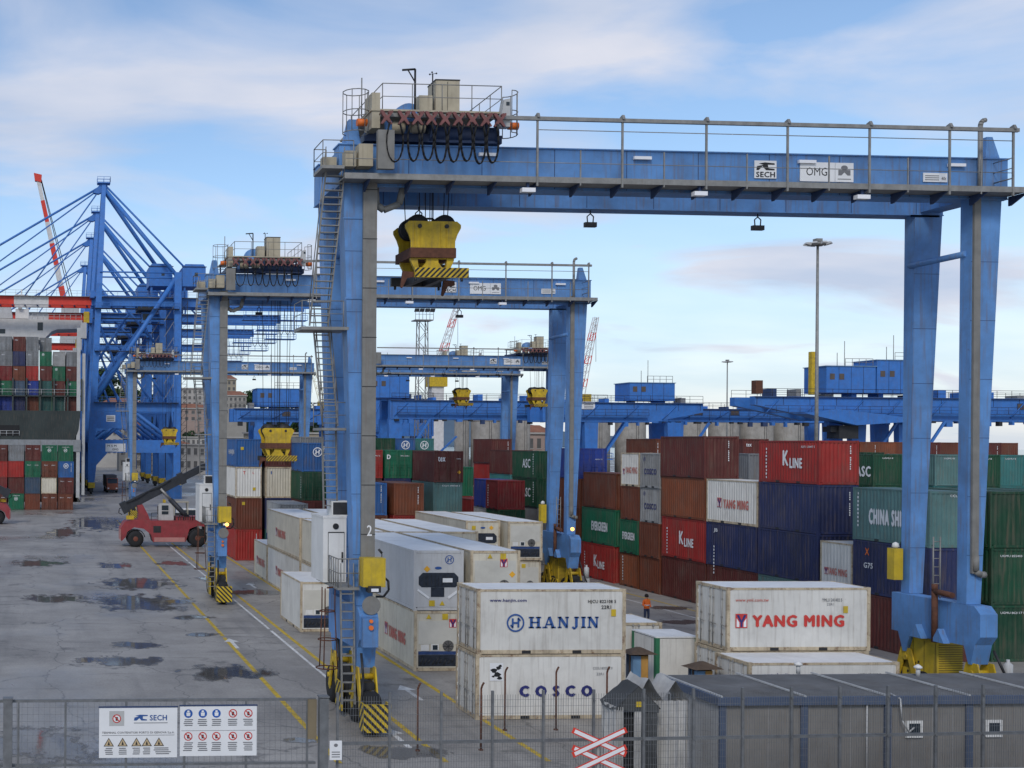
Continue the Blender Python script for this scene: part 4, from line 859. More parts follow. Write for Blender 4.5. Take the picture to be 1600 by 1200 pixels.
def build_trolley(loc):
    """hoist trolley that rides on the girders; local x from .8 to 6.8"""
    t = thing('hoist_trolley', '', 'trolley', loc)
    for y in (.2, 3.8): MB().box(.7, y, 22.7, 6.7, y+.5, 23.05).obj('side_frame', DBLUE, t)
    for x in (.7, 3.4, 6.2): MB().box(x, .7, 22.72, x+.5, 3.8, 23.0).obj('cross_frame', DBLUE, t)
    for x in (1.3, 6.0):
        for y in (.45, 4.05): wheel(t, (x, y, 22.82), .2, .12, 'y', DARK)
    d_ = MB().box(.7, -.75, 23.72, 6.3, 4.3, 23.80).obj('deck', BEIGE, t)
    mb = MB(); [mb.box(x, y, 23.05, x+.12, y+.12, 23.72) for x in (.8, 3.4, 6.1) for y in (-.6, .5, 3.9)]; mb.obj('deck_post', DBLUE, t)
    mb = MB(); railing(mb, [(1.2, 4.2, 23.8), (1.2, -.7, 23.8), (6.3, -.7, 23.8), (6.3, 4.2, 23.8)], 1.1, .022); mb.obj('handrail', GALV, d_)
    mb = MB()
    for z in (22.95, 23.9, 24.75): mb.path([(6.75+.42*math.cos(-1.57+k*.524), -.2+.5*math.sin(-1.57+k*.524), z) for k in range(7)], .022, 5)
    for k in range(5): a = -1.57+k*.78; mb.tube((6.75+.42*math.cos(a), -.2+.5*math.sin(a), 22.95), (6.75+.42*math.cos(a), -.2+.5*math.sin(a), 24.75), .02, 5)
    mb.obj('ladder_cage', GALV, t); mb = MB()
    for z in (22.9, 23.8, 24.65): mb.path([(.2+.55*math.cos(k*.524), -.2+.5*math.sin(k*.524), z) for k in range(13)], .022, 5)
    for k in range(6): a = k*1.047; mb.tube((.2+.55*math.cos(a), -.2+.5*math.sin(a), 22.9), (.2+.55*math.cos(a), -.2+.5*math.sin(a), 24.65), .02, 5)
    mb.obj('ladder_cage', GALV, t)
    mb = MB().lathe([(.1, -1.5), (.38, -1.5), (.38, -1.42), (.32, -1.4), (.32, 1.4), (.38, 1.42), (.38, 1.5), (.1, 1.5)], (5.0, .35, 23.1), 'x', 20); mb.obj('rope_drum', DBLUE, t)
    mb = MB().lathe([(.1, -.8), (.34, -.8), (.34, .8), (.1, .8)], (5.0, 2.8, 23.35), 'x', 20); mb.obj('rope_drum', DBLUE, t)
    mb = MB().lathe([(.12, -.35), (.26, -.3), (.26, .3), (.12, .35)], (2.0, -.1, 23.2), 'x', 16); mb.lathe([(.1, -.3), (.2, -.28), (.2, .3), (.1, .32)], (2.9, -.1, 23.2), 'x', 14); mb.obj('motor', BEIGE, t)
    mb = MB().lathe([(.05, -.3), (.2, -.25), (.22, .2), (.1, .3)], (2.45, -.6, 23.55), 'x', 12); mb.box(1.35, -.75, 22.8, 1.6, -.5, 23.3); mb.obj('brake', BLUE, t)
    c_ = MB().box(3.85, .4, 23.8, 4.9, 1.4, 25.45).obj('control_cabinet', BEIGE, t)
    mb = MB(); mb.box(4.36, .385, 23.9, 4.375, .399, 25.4); mb.box(3.83, .38, 25.45, 4.92, 1.42, 25.5); mb.obj('cabinet_seam', DARK, c_)
    MB().box(3.1, .3, 23.8, 3.68, 1.0, 24.75).obj('control_cabinet', BEIGE, t)
    mb = MB().lathe([(.15, -.5), (.62, -.45), (.66, 0), (.62, .45), (.15, .5)], (3.0, 1.8, 24.1), 'y', 22); mb.obj('brake_disc_cover', BLUE, t)
    mb = MB().box(.75, -.7, 23.0, 1.1, .4, 24.5); mb.obj('side_cabinet', BEIGE, t)
    MB().hexa([(6.1, -1.0, 23.1), (6.55, -1.0, 23.1), (6.55, -.6, 23.1), (6.1, -.6, 23.1)], [(6.3, -1.0, 24.25), (6.55, -1.0, 24.3), (6.55, -.6, 24.3), (6.3, -.6, 24.25)]).obj('control_box', LGREY, t)
    mb = MB().box(6.38, -1.02, 24.0, 6.52, -1.003, 24.15); mb.obj('display_window', GLASS, t)
    for x, s in ((.62, -1), (6.72, 1)):
        b_ = MB().tube((x, -.4, 23.3), (x+.42*s, -.4, 23.3), .16, 12).obj('buffer', ORANGE, t)
    # festoon carriers and hanging cable loops
    for i in range(9):
        x = 1.35+i*.58 if i else 1.2; mb = MB()
        mb.prism([(x-.25, 23.58), (x-.17, 23.58), (x+.02, 23.35), (x+.21, 23.58), (x+.27, 23.58), (x+.27, 23.5), (x+.1, 23.27), (x+.25, 23.02), (x+.17, 23.0), (x, 23.18), (x-.17, 23.0), (x-.25, 23.02), (x-.1, 23.27), (x-.25, 23.5)], 'y', -1.32, -1.2)
        for k in (-1, 1): mb.tube((x+.15*k, -1.3, 23.52), (x+.15*k, -.9, 23.52), .06, 8)
        mb.obj('festoon_carrier', PINK, t)
    X = [1.75, 2.35, 2.95, 3.5, 4.05, 4.6, 5.15, 5.7]
    for i, x in enumerate(X):
        w = .25 if i else .36; x = x if i else 1.55; dp = 21.42+.05*(i % 3); mb = MB()
        for o_ in (-.05, .05):
            mb.path([(x+w*math.sin(a)*(1 if abs(math.cos(a)) < 2 else 1)*(.75 if k in (0, 12) else 1), -1.28+o_, dp+.9-(.9*math.cos(a) if k not in (0, 12) else -.75)) for k, a in ((k, -2.2+k*4.4/12) for k in range(13))], .028, 5)
        mb.obj('festoon_cable', CABLE, t)
    mb = MB().path([(2.6, -.65, 23.8), (2.6, -.65, 25.55), (2.05, -.65, 25.5)], .045, 6); mb.tube((2.6, -.65, 25.0), (2.3, -.65, 25.5), .03, 5); mb.obj('jib_post', DARK, t)
    mb = MB().tube((.65, .5, 23.8), (.65, .5, 25.5), .03, 5); mb.tube((.9, .5, 23.8), (.9, .5, 24.9), .025, 5); mb.obj('antenna', GALV, t)
    mb = MB().tube((3.75, .5, 23.8), (3.75, .5, 25.75), .03, 5)
    for k in range(3): a = k*2.1; mb.tube((3.75, .5, 25.75), (3.75+.14*math.cos(a), .5+.14*math.sin(a), 25.78), .012, 4); mb.lathe([(.01, -.04), (.05, 0), (.01, .04)], (3.75+.16*math.cos(a), .5+.16*math.sin(a), 25.78), 'z', 6)
    mb.obj('wind_gauge', DARK, t)
    return t
def build_spreader(loc, rope_top):
    """yellow headblock and spreader, long axis along Y; local origin at twist-lock level"""
    t = thing('container_spreader', '', 'spreader', loc)
    hb = [(-1.02, 1.15), (1.02, 1.15), (1.02, 1.45), (1.12, 1.75), (1.28, 2.05), (1.28, 2.2), (1.1, 2.35), (-1.1, 2.35), (-1.28, 2.2), (-1.28, 2.05), (-1.12, 1.75), (-1.02, 1.45)]
    hb = [(a, b+.35) for a, b in hb]
    for y in (-1.0, .9):
        p_ = MB().prism(hb, 'y', y, y+.1).obj('headblock_plate', YEL, t)
        mb = MB()
        for x in (-.85, -.6, .35, .6): mb.box(x, y-.03, 1.55, x+.04, y-.001, 2.65)
        for x, z in ((-.05, 2.1), (.05, 1.95), (-.08, 1.95), (.9, 1.6), (-.9, 1.7), (.5, 1.65), (-.3, 1.65)): mb.tube((x, y-.012, z+.35), (x, y+.001, z+.35), .035, 8)
        mb.obj('rib', YEL, p_)
        mb = MB()
        for x in (-.62, .62): mb.tube((x, y-.04, 2.47), (x, y, 2.47), .1, 10)
        mb.obj('axle_cap', DARK, p_)
    for x in (-.62, .62):
        for y in (-.55, .55): mb = MB().lathe([(.12, -.2), (.5, -.2), (.5, -.14), (.4, -.06), (.4, .06), (.5, .14), (.5, .2), (.12, .2)], (x, y, 2.55), 'y', 22); mb.obj('sheave', DARK, t)
    mb = MB().box(-1.05, -1.05, 1.05, 1.05, 1.40, 1.49); mb.obj('headblock_base', RUST, t)
    MB().prism([(-1.0, 1.39), (1.0, 1.39), (1.0, .95), (.78, .45), (.6, .45), (.68, 1.0), (.28, 1.0), (.28, .85), (.6, .44), (-.6, .44), (-.28, .85), (-.28, 1.0), (-.68, 1.0), (-.6, .45), (-.78, .45), (-1.0, .95)], 'y', -.9, -.7).obj('cross_plate', YEL, t)
    MB().prism([(-1.0, 1.39), (1.0, 1.39), (1.0, .95), (.75, .45), (-.75, .45), (-1.0, .95)], 'y', .7, .9).obj('cross_plate', YEL, t)
    MB().box(-.6, -1.6, .05, -.3, 1.5, .42).obj('spreader_beam', DARK, t); MB().box(.3, -1.6, .05, .6, 1.5, .42).obj('spreader_beam', DARK, t)
    e_ = MB().box(-1.05, -1.75, .06, 1.4, -1.61, .50).obj('end_beam', YEL, t)
    k = MB(); stripes(None, k, -1.05, 1.4, -1.754, .07, .49, 12, slope=-1); k.obj('black_stripes', INKK, e_)
    MB().box(-1.2, 1.5, .06, 1.2, 1.7, .45).obj('end_beam', DARK, t)  # far beam coloured dark to stand in for its shaded underside
    for x in (-1.62, 1.15):
        y = -1.5 if x < 0 else 1.3; f_ = MB().prism([(x, -.35), (x+.08, -.4), (x+.3, .05), (x+.62, .1), (x+.62, .32), (x+.1, .36)], 'y', y, y+.14).obj('flipper_arm', RUST, t)
    for x in (-1.0, 1.1):
        for y in (-1.68, 1.6): MB().tube((x, y, .055), (x, y, -.1), .06, 8).obj('twist_lock', DARK, t)
    mb = MB().path([(-.25, -.2, 1.15), (-.25, -.2, 2.95), (.25, -.2, 2.95), (.25, -.2, 1.15)], .05, 6); mb.tube((-.25, -.2, 2.6), (.25, -.2, 2.6), .03, 5); mb.obj('cable_basket', DARK, t)
    mb = MB().box(.35, -.6, .5, .85, .3, .8); mb.obj('hydraulic_unit', DARK, t)
    for x, dx in ((-1.1, -.35), (-.45, -.15), (.0, .0), (.4, .05), (.15, .0), (.95, .1), (1.1, .3), (-.2, -.05)):
        MB().tube((x, -.5 if x < .2 else .5, 2.15), (x+dx*.6, -.5 if x < .2 else .5, rope_top), .022, 5).obj('rope', CABLE, t)
    return t
LANE = 12.0
rtg1 = build_rtg((LANE, 47.6, 0)); tag(rtg1, 'nearest blue portal crane spanning the picture from centre to right edge', group='tyred gantry cranes')
flush_text()
CR = [(11.75, 85.3, 'second blue portal crane behind the nearest one, its right legs at picture centre'), (12.3, 178, 'small far blue portal crane left of centre, in front of the quay cranes'), (42.2, 160, 'far blue portal crane between the near cranes, trolley at its right end'), (42.2, 176.5, 'farthest blue portal crane, its legs left of the second crane\'s right leg')]
CRANES = [rtg1]
for x, y, lb in CR:
    c = copy_tree(rtg1, None); c.location = (x, y, 0); c['label'] = lb; CRANES.append(c)
text('2', rtg1, (.42, -.172, 7.35), FX, .42, .2, INKW, .02)
tr1 = build_trolley((LANE-.32, 47.6, 0)); tr1.scale = (.91, 1, .9); tr1.location.z = 22.6*.1; tag(tr1, 'machinery trolley with looped cables on the nearest crane', group='crane trolleys')
for (x, y, lb) in ((11.75, 85.3, 'machinery trolley with looped cables on the second crane'), (12.3, 178, 'tiny machinery trolley on the far left portal crane'), (61, 160, 'machinery trolley at right end of far centre portal crane'), (56.5, 176.5, 'machinery trolley on the farthest portal crane')):
    c = copy_tree(tr1); c.location = (x, y, 22.6*.1); c['label'] = lb
sp1 = build_spreader((15.35, 49.6, 17.4), 5.9); sp1.scale = (.88, .88, .88); tag(sp1, 'striped yellow spreader hanging high from the nearest crane', group='crane spreaders')
for (x, y, z, rt_, lb) in ((16.45, 88.2, 9.6, 14.6, 'striped yellow spreader hanging low over containers from the second crane'), (18.0, 180, 10.5, 13.4, 'small yellow spreader hanging from the far left portal crane'), (65.0, 161.5, 15.9, 7.4, 'small yellow spreader right of the grey silos, far crane'), (60.6, 178.5, 16.5, 6.8, 'smaller yellow headblock left of the far crane legs')):
    c = copy_tree(sp1); c.location = (x, y, z); c['label'] = lb
    for k in c.children:
        if k.name.split('.')[0] == 'rope':
            s_ = (rt_-2.15)/(5.9-2.15); k.scale = (1, 1, s_); k.location.z = 2.15*(1-s_)
# lit lamps of the second crane
for ch in CRANES[1].children:
    if ch.name.split('.')[0] == 'work_lamp':
        MB().tube((.66, -1.02, 5.35), (.66, -.98, 5.35), .13, 14).obj('lit_lamp', SODIUM, ch)
MB().tube((24.75, -1.1, 5.1), (24.75, -1.04, 5.1), .13, 14).obj('lit_lamp', SODIUM, CRANES[1])
# ================================================================== ship-to-shore cranes on the quay
def build_sts(loc):
    t = thing('quay_crane', '', 'crane', loc)      # x: 0 waterside leg, 18.2 landside leg; y: 0 and 16 the two frames
    for y in (0, 16):
        MB().taper(8.5, (-.75, .75, y, y+1.3), 44.5, (.9, 2.1, y, y+1.2)).obj('leg', RBLUE, t)
        MB().prism([(-.7, 2.4), (.7, 2.4), (1.1, 6), (3.4, 8.6), (3.4, 11), (-.75, 11)], 'y', y+.02, y+1.28).obj('leg_foot', RBLUE, t)
        MB().box(17.4, y, 2.4, 18.9, y+1.3, 47).obj('leg', RBLUE, t)
        MB().box(-.4, y+.03, 8.7, 18.6, y+1.25, 11.4).obj('portal_beam', RBLUE, t)
        MB().box(.3, y+.05, 17.4, 18.2, y+1.2, 19.2).obj('portal_beam', RBLUE, t)
        MB().box(-.2, y+.1, 13.8, 8.5, y+1.1, 17.35).obj('sill_box', RBLUE, t) if y == 0 else None
        MB().tube((17.9, y+.6, 46), (.9, y+.6, 20), .52, 10).obj('diagonal_brace', RBLUE, t)
        MB().tube((9.2, y+.6, 17.3), (16.5, y+.6, 11.6), .4, 8).obj('diagonal_brace', RBLUE, t); MB().tube((8.8, y+.6, 17.0), (2.4, y+.6, 11.5), .4, 8).obj('diagonal_brace', RBLUE, t)
        MB().taper(44.5, (.9, 2.1, y, y+1.2), 67.2, (2.2, 3.1, 7.6+(y/16)*1.2, 8.6+(y/16)*1.2)).obj('mast', RBLUE, t)
        MB().tube((2.6, 7.8+(y/16)*1.4, 66.0), (18.0, y+.6, 46.2), .45, 10).obj('backstay', RBLUE, t)
        [MB().tube((1.6, y+.6, z), (18, y+.6, z), .17, 8).obj('tie', RBLUE, t) for z in ((45.8, 46.9) if y == 0 else ())]
    for x in (-.5, 17.5):
        MB().box(x, 1.3, 9.0, x+1.0, 16, 10.8).obj('sill', RBLUE, t); MB().box(x+.1, 1.3, 41.5, x+1.0, 16, 43).obj('cross_beam', RBLUE, t)
        for y in (.6, 16.6):
            b_ = MB().box(x-.2, y-3.2, 1.3, x+1.2, y+3.2, 2.4).obj('bogie', YEL, t)
            mb = MB(); [mb.lathe([(.1, -.15), (.4, -.15), (.4, .15), (.1, .15)], (x+.5, y-2.6+k*1.3, .42), 'x', 12) for k in range(5)]; mb.box(x+.1, y-3.0, .45, x+.9, y+3.0, 1.3); mb.obj('rail_wheels', DARK, b_)
    # boom and back girder
    for y in (5.0, 11.0):
        MB().box(0, y, 40.2, 47.5, y+.9, 42.2).obj('back_girder', RBLUE, t)
        x = 0
        for k in range(5):
            w = 9.2 if k % 2 == 0 else 7.4; MB().box(x-w+.003, y+.05, 40.3, x, y+.85, 42.1).obj('boom_section', REDS if k % 2 == 0 else mat('boom_white', (.62, .6, .58), .5, dirt=.2), t); x -= w
    mb = MB(); [mb.box(26-k*2.7, 5.9, 40.6, 26.3-k*2.7, 11, 40.9) for k in range(25)]; mb.obj('girder_tie', RBLUE, t)
    mb = MB(); railing(mb, [(47, 4.6, 42.2), (-38, 4.6, 42.2)], 1.1, .03, step=2.2); mb.box(-38, 4.2, 42.0, 47, 4.99, 42.08); mb.obj('walkway', GALV, t)
    MB().tube((3.2, 8, 66.4), (27.2, 8, 42.3), .22, 8).obj('stay', RBLUE, t)
    for xe in (-14.5, -30): MB().tube((1.9, 8, 66.0), (xe, 8, 42.2), .15, 8).obj('stay', RBLUE, t)
    MB().tube((2.1, 8, 66.5), (-38, 8, 42.4), .24, 8).obj('stay', RBLUE, t)
    mb = MB(); railing(mb, [(1.2, 7.0, 67.2), (4, 7.0, 67.2), (4, 9.5, 67.2), (1.2, 9.5, 67.2)], 1.2, .04); mb.box(1.2, 7, 67.0, 4, 9.5, 67.2); mb.prism([(.2, 65.0), (1.9, 67.0), (3.4, 67.0), (3.4, 65.7), (1.5, 64.8)], 'y', 7.7, 9.2); mb.obj('mast_head', RBLUE, t)
    for hx in (12.4, 19.6):
        h_ = MB().prism([(hx, 44.6), (hx+5, 44.6), (hx+5, 48.8), (hx+4.5, 49.4), (hx+.6, 49.4), (hx, 48.8)], 'y', 4.6, 12.2).obj('machinery_house', RBLUE, t)
        MB().box(hx+2.6, 4.58, 46.8, hx+3.3, 4.599, 47.6).obj('window', GLASS, h_); mb = MB(); [mb.box(x, y, 42.2, x+.4, y+.4, 44.6) for x in (hx+.3, hx+4.3) for y in (5, 11.4)]; mb.obj('house_leg', RBLUE, h_); MB().box(hx-.2, 4.4, 48.75, hx+5.2, 4.59, 48.9).obj('eave', DBLUE, h_)
    for k in range(6): MB().tube((3+k*4, 5.2, 42.2), (5+k*4, 5.2, 40.3), .08, 6).obj('lacing_bar', RBLUE, t)
    for k in range(8): MB().bar((1+k*2.2, 8, 40.2), (2.1+k*2.2, 8, 37.9), .12).obj('hanger_bar', RBLUE, t)
    MB().box(.5, 7.6, 37.7, 18.5, 8.6, 37.9).obj('service_walk', DARK, t)
    # trolley with operator cab under the girder, and grid platforms
    mb = MB().box(10, 5, 39.4, 14.5, 12, 40.1); mb.obj('trolley', DARK, t)
    c_ = MB().box(11, 7, 36.8, 13, 9.2, 39.2).obj('operator_cab', RBLUE, t); mb = MB().box(11.2, 6.98, 37.4, 12.8, 6.999, 38.8); mb.obj('window', GLASS, c_)
    mb = MB()
    for z, x0, x1 in ((37.6, 33, 47), (35.4, 36, 46.5), (33.5, 38, 44.5)):
        mb.box(x0, 5, z, x1, 8, z+.12); railing(mb, [(x0, 5, z), (x1, 5, z)], 1.1, .05, step=1.5); mb.bar((x0+.5, 5.2, z), (x0+.5, 5.2, 40.2), .12); mb.bar((x1-.5, 5.2, z), (x1-.5, 5.2, 40.2), .12)
    mb.obj('grid_platform', RBLUE, t)
    for k in range(3): MB().path([(40.5+k*1.4, 5, 40), (40.7+k*1.4, 5, 35.2), (41.2+k*1.4, 5, 34.4), (41.7+k*1.4, 5, 35.2), (41.9+k*1.4, 5, 40)], .06, 5).obj('cable_loop', CABLE, t)
    s_ = MB().box(3.0, -.05, 8.9, 7.2, .02, 10.6).obj('sign', WSIGN, t)
    text('M S M', s_, (3.4, -.06, 9.9), FX, .45, 1.9, INKK, .02); text('OMG', s_, (4.4, -.06, 9.15), FX, .45, 1.3, INKK, .02)
    s_ = MB().box(3.1, .05, 15.2, 5.0, .09, 16.6).obj('sign', WSIGN, t); mb = MB(); [mb.box(3.3, .04, 15.4+k*.35, 4.8, .048, 15.6+k*.35) for k in range(3)]; mb.obj('small_print', INKG, s_)
    for z in (19.2, 30.0, 39.0):
        MB().box(.5, -1.1, z, 18.4, -.05, z+.1).obj('service_walk', DARK, t); mb = MB(); railing(mb, [(.5, -1.1, z+.1), (18.4, -1.1, z+.1)], 1.1, .05, step=1.6); mb.obj('handrail', RBLUE, t)
    for k in range(6):
        z = 20+k*3.3; MB().bar((15.2, -.6, z), (17.2, -.6, z+3.2), .3, .1).obj('stair_flight', GALV, t)
    for (xa, za, xb, zb) in ((1.2, 40, 9, 20), (9, 40, 1.2, 28), (17.6, 30, 9, 40), (17.6, 20, 11, 30)): MB().tube((xa, 16.6, za), (xb, 16.6, zb), .3, 8).obj('diagonal_brace', RBLUE, t)
    for x in (.3, 17.9): MB().tube((x, 1.2, 11.5), (x, 16, 24), .35, 8).obj('diagonal_brace', RBLUE, t); MB().tube((x, 16, 11.5), (x, 1.2, 24), .35, 8).obj('diagonal_brace', RBLUE, t)
    # lift / ladder tower on the landside leg
    mb = MB()
    for x in (19.0, 20.2): mb.bar((x, .3, 2.5), (x, .3, 41), .12)
    for k in range(26): z = 3+k*1.45; mb.bar((19, .3, z), (20.2, .3, z+1.2), .07); mb.bar((19, .3, z), (20.2, .3, z), .07)
    mb.obj('access_tower', DARK, t)
    mb = MB().box(-2.3, 5.5, 33.2, -1.0, 7.5, 36.6); mb.obj('forestay_cabin', LGREY, t)
    mb = MB().box(-1.6, 6, 36.62, -.4, 7.6, 39.0); mb.obj('hoist_box', YEL, t)
    return t
sts = build_sts((9.8, 263, 0)); flush_text()
tag(sts, 'nearest tall blue quay crane with red and white boom over the ship', group='quay cranes')
for y, lb in ((297, 'second tall blue quay crane behind the nearest one'), (336, 'third blue quay crane in the receding row'), (390, 'farthest blue quay crane in the receding row')):
    c = copy_tree(sts); c.location = (9.8, y, 0); c['label'] = lb
# tilted red and white jib of a harbour crane behind the ship
t = thing('harbour_crane', 'leaning red and white jib of a harbour crane above the ship', 'crane', (9.5, 440, 0))
a, b = Vector((-2.5, 0, 58)), Vector((-12.5, 0, 103.2))
for k in range(6):
    p, q = a.lerp(b, k/6), a.lerp(b, (k+1)/6-.001); r = 1.35-.1*k; r = max(.75, r)
    MB().bar(p, q, r*1.6, r*1.5).obj('jib_section', REDS if k % 2 == 0 else MATS['boom_white'], t)
MB().hexa([(-13.6, -1, 102.5), (-11.4, -1, 102), (-11.4, 1, 102), (-13.6, 1, 102.5)], [(-14, -1, 105.2), (-11.2, -1, 104.6), (-11.2, 1, 104.6), (-14, 1, 105.2)]).obj('jib_head', REDS, t)
for d in (1.4, 2.4): MB().tube((-11.8+d*.2, 0, 103), (-1.0+d, 0, 56), .14, 5).obj('pendant_rope', CABLE, t)
MB().taper(0, (-6, 6, -5, 5), 58, (-4, 2.2, -3, 3)).obj('tower', LGREY, t)
# ================================================================== container ship
t = thing('container_ship', 'container ship moored stern-on with dark green hull and white bridge', 'ship', (-20, 246, -2.6))
HULL = mat('dark_green_hull', (.032, .042, .04), .55, var=.3, scale=.3, streak=.4)
mb = MB(); n0 = 14
def hullring(y, hw, zt, zb, k): return [(-hw+0, y, zt), (hw, y, zt), (hw*.985, y, zb+9), (hw*k, y, zb), (-hw*k, y, zb), (-hw*.985, y, zb+9)]
rings = [hullring(0, 27, 19.6, 7, .85), hullring(3, 27, 19.6, 2, .9), hullring(20, 27.2, 19.6, -4, .95), hullring(180, 27.2, 19.6, -4, .95), hullring(235, 12, 23.5, -4, .4), hullring(250, .8, 24.5, 2, .3)]
for A, B in zip(rings, rings[1:]):
    for i in range(6): j = (i+1) % 6; mb.quad(A[i], A[j], B[j], B[i])
mb.poly(rings[0]); mb.obj('hull', HULL, t)
mb = MB().box(-27.05, -.06, 11.6, 27.05, -.01, 13.9); mb.obj('transom_band', mat('pale_hull_band', (.25, .26, .27), .6, var=.2, streak=.4), t)
mb = MB().box(7.5, -.08, 14.6, 15, -.02, 16.7); mb.obj('mooring_opening', BLACK, t)
mb = MB(); railing(mb, [(7.5, -.2, 14.6), (15, -.2, 14.6)], 1.0, .06); railing(mb, [(-27, .3, 22.7), (27, .3, 22.7)], 1.1, .05, step=2.6); mb.obj('deck_rail', LGREY, t)
mb = MB(); [mb.box(-27+k*2.7, .3, 19.6, -26.7+k*2.7, .8, 26) for k in range(21)]; mb.box(-27, .3, 22.4, 27, 1.3, 22.6); mb.obj('lashing_bridge', mat('dark_lashing_steel', (.05, .06, .055), .6, var=.3), t)
mb = MB(); mb.box(26.2, .1, 2.5, 26.9, .6, 36); mb.box(27.3, 1, 3, 27.9, 1.8, 31); mb.obj('stern_post', LGREY, t)
w_ = MB().prism([(-27, 36.3), (19.5, 36.3), (21.3, 38.2), (22.5, 38.7), (28.2, 38.9), (28.2, 40.8), (-27, 41.2)], 'y', 34, 44).obj('bridge_wing', WHITE, t)
mb = MB().box(-20, 34.2, 19.6, 16.5, 46, 36.29); mb.obj('superstructure', WHITE, t)
mb = MB(); mb.box(18.2, 33.95, 38.4, 19.4, 33.99, 40.2); [mb.box(-18+k*3, 33.95, 37.6, -16+k*3, 33.99, 38.6) for k in range(10)]; mb.obj('window', GLASS, w_)
mb = MB().box(13.2, 36, 41.2, 16.2, 42, 43.4); mb.box(13.8, 35, 43.4, 14.6, 36, 45); mb.tube((14.5, 38, 43.4), (14.5, 38, 48), .2, 6); mb.tube((16, 38, 43.4), (13.5, 38, 46.5), .15, 6); mb.box(13, 37.7, 46.4, 16, 38.1, 46.8); mb.obj('mast', WHITE, t)
mb = MB().taper(41.2, (2, 12.6, 36, 46), 44.6, (3, 12, 37, 45)); mb.obj('funnel', LGREY, t)
mb = MB(); railing(mb, [(17, 35, 40.95), (28, 34.2, 40.85)], 1.2, .06); mb.obj('wing_rail', LGREY, t)
# columns from the right edge to the left; tiers from the deck up
SHIP = [['green', 'maroon', 'grey'], ['maroon', 'green', 'light_grey'], ['dark_teal', 'maroon', 'green', 'grey'], ['royal_blue', 'red', 'grey', 'grey'], ['slate_blue', 'brown', 'navy', 'maroon'], ['green', 'dark_red', 'grey', 'grey'], ['green', 'brown', 'maroon', 'grey']]
COLN = ['rightmost', 'second from right', 'third from right', 'fourth from right', 'third from left edge', 'second from left edge', 'column at the left edge']
for i, tt in enumerate(SHIP):
    for j, c in enumerate(tt):
        mk = (('E', 'TRIU', .3, 2.1, .2, .6, INKW, .02),) if (i+j) % 2 else (('ringE', .7, 2.3, .25, INKW),) if c == 'green' else ()
        cont(4.1-i*2.62, 247+(i == 2 and j == 3)*2, 20.0+j*HC, F40, HC, c, words(c)+' container on the ship deck, '+ORD[j]+' tier, '+COLN[i]+(' column' if i < 4 else ''), 'door' if c != 'light_grey' else 'blank', mk, 'y', 'containers stacked on the ship deck')
for i, c in enumerate(('maroon', 'dark_teal', 'dark_teal', 'brown', 'navy', 'royal_blue')):
    cont(4.1-i*2.62, 247.4, 17.02, F40, HC, c, words(c)+' container in the shaded tier below the ship lashing bridge, '+COLN[i], 'door', (), 'y', 'containers stacked on the ship deck')
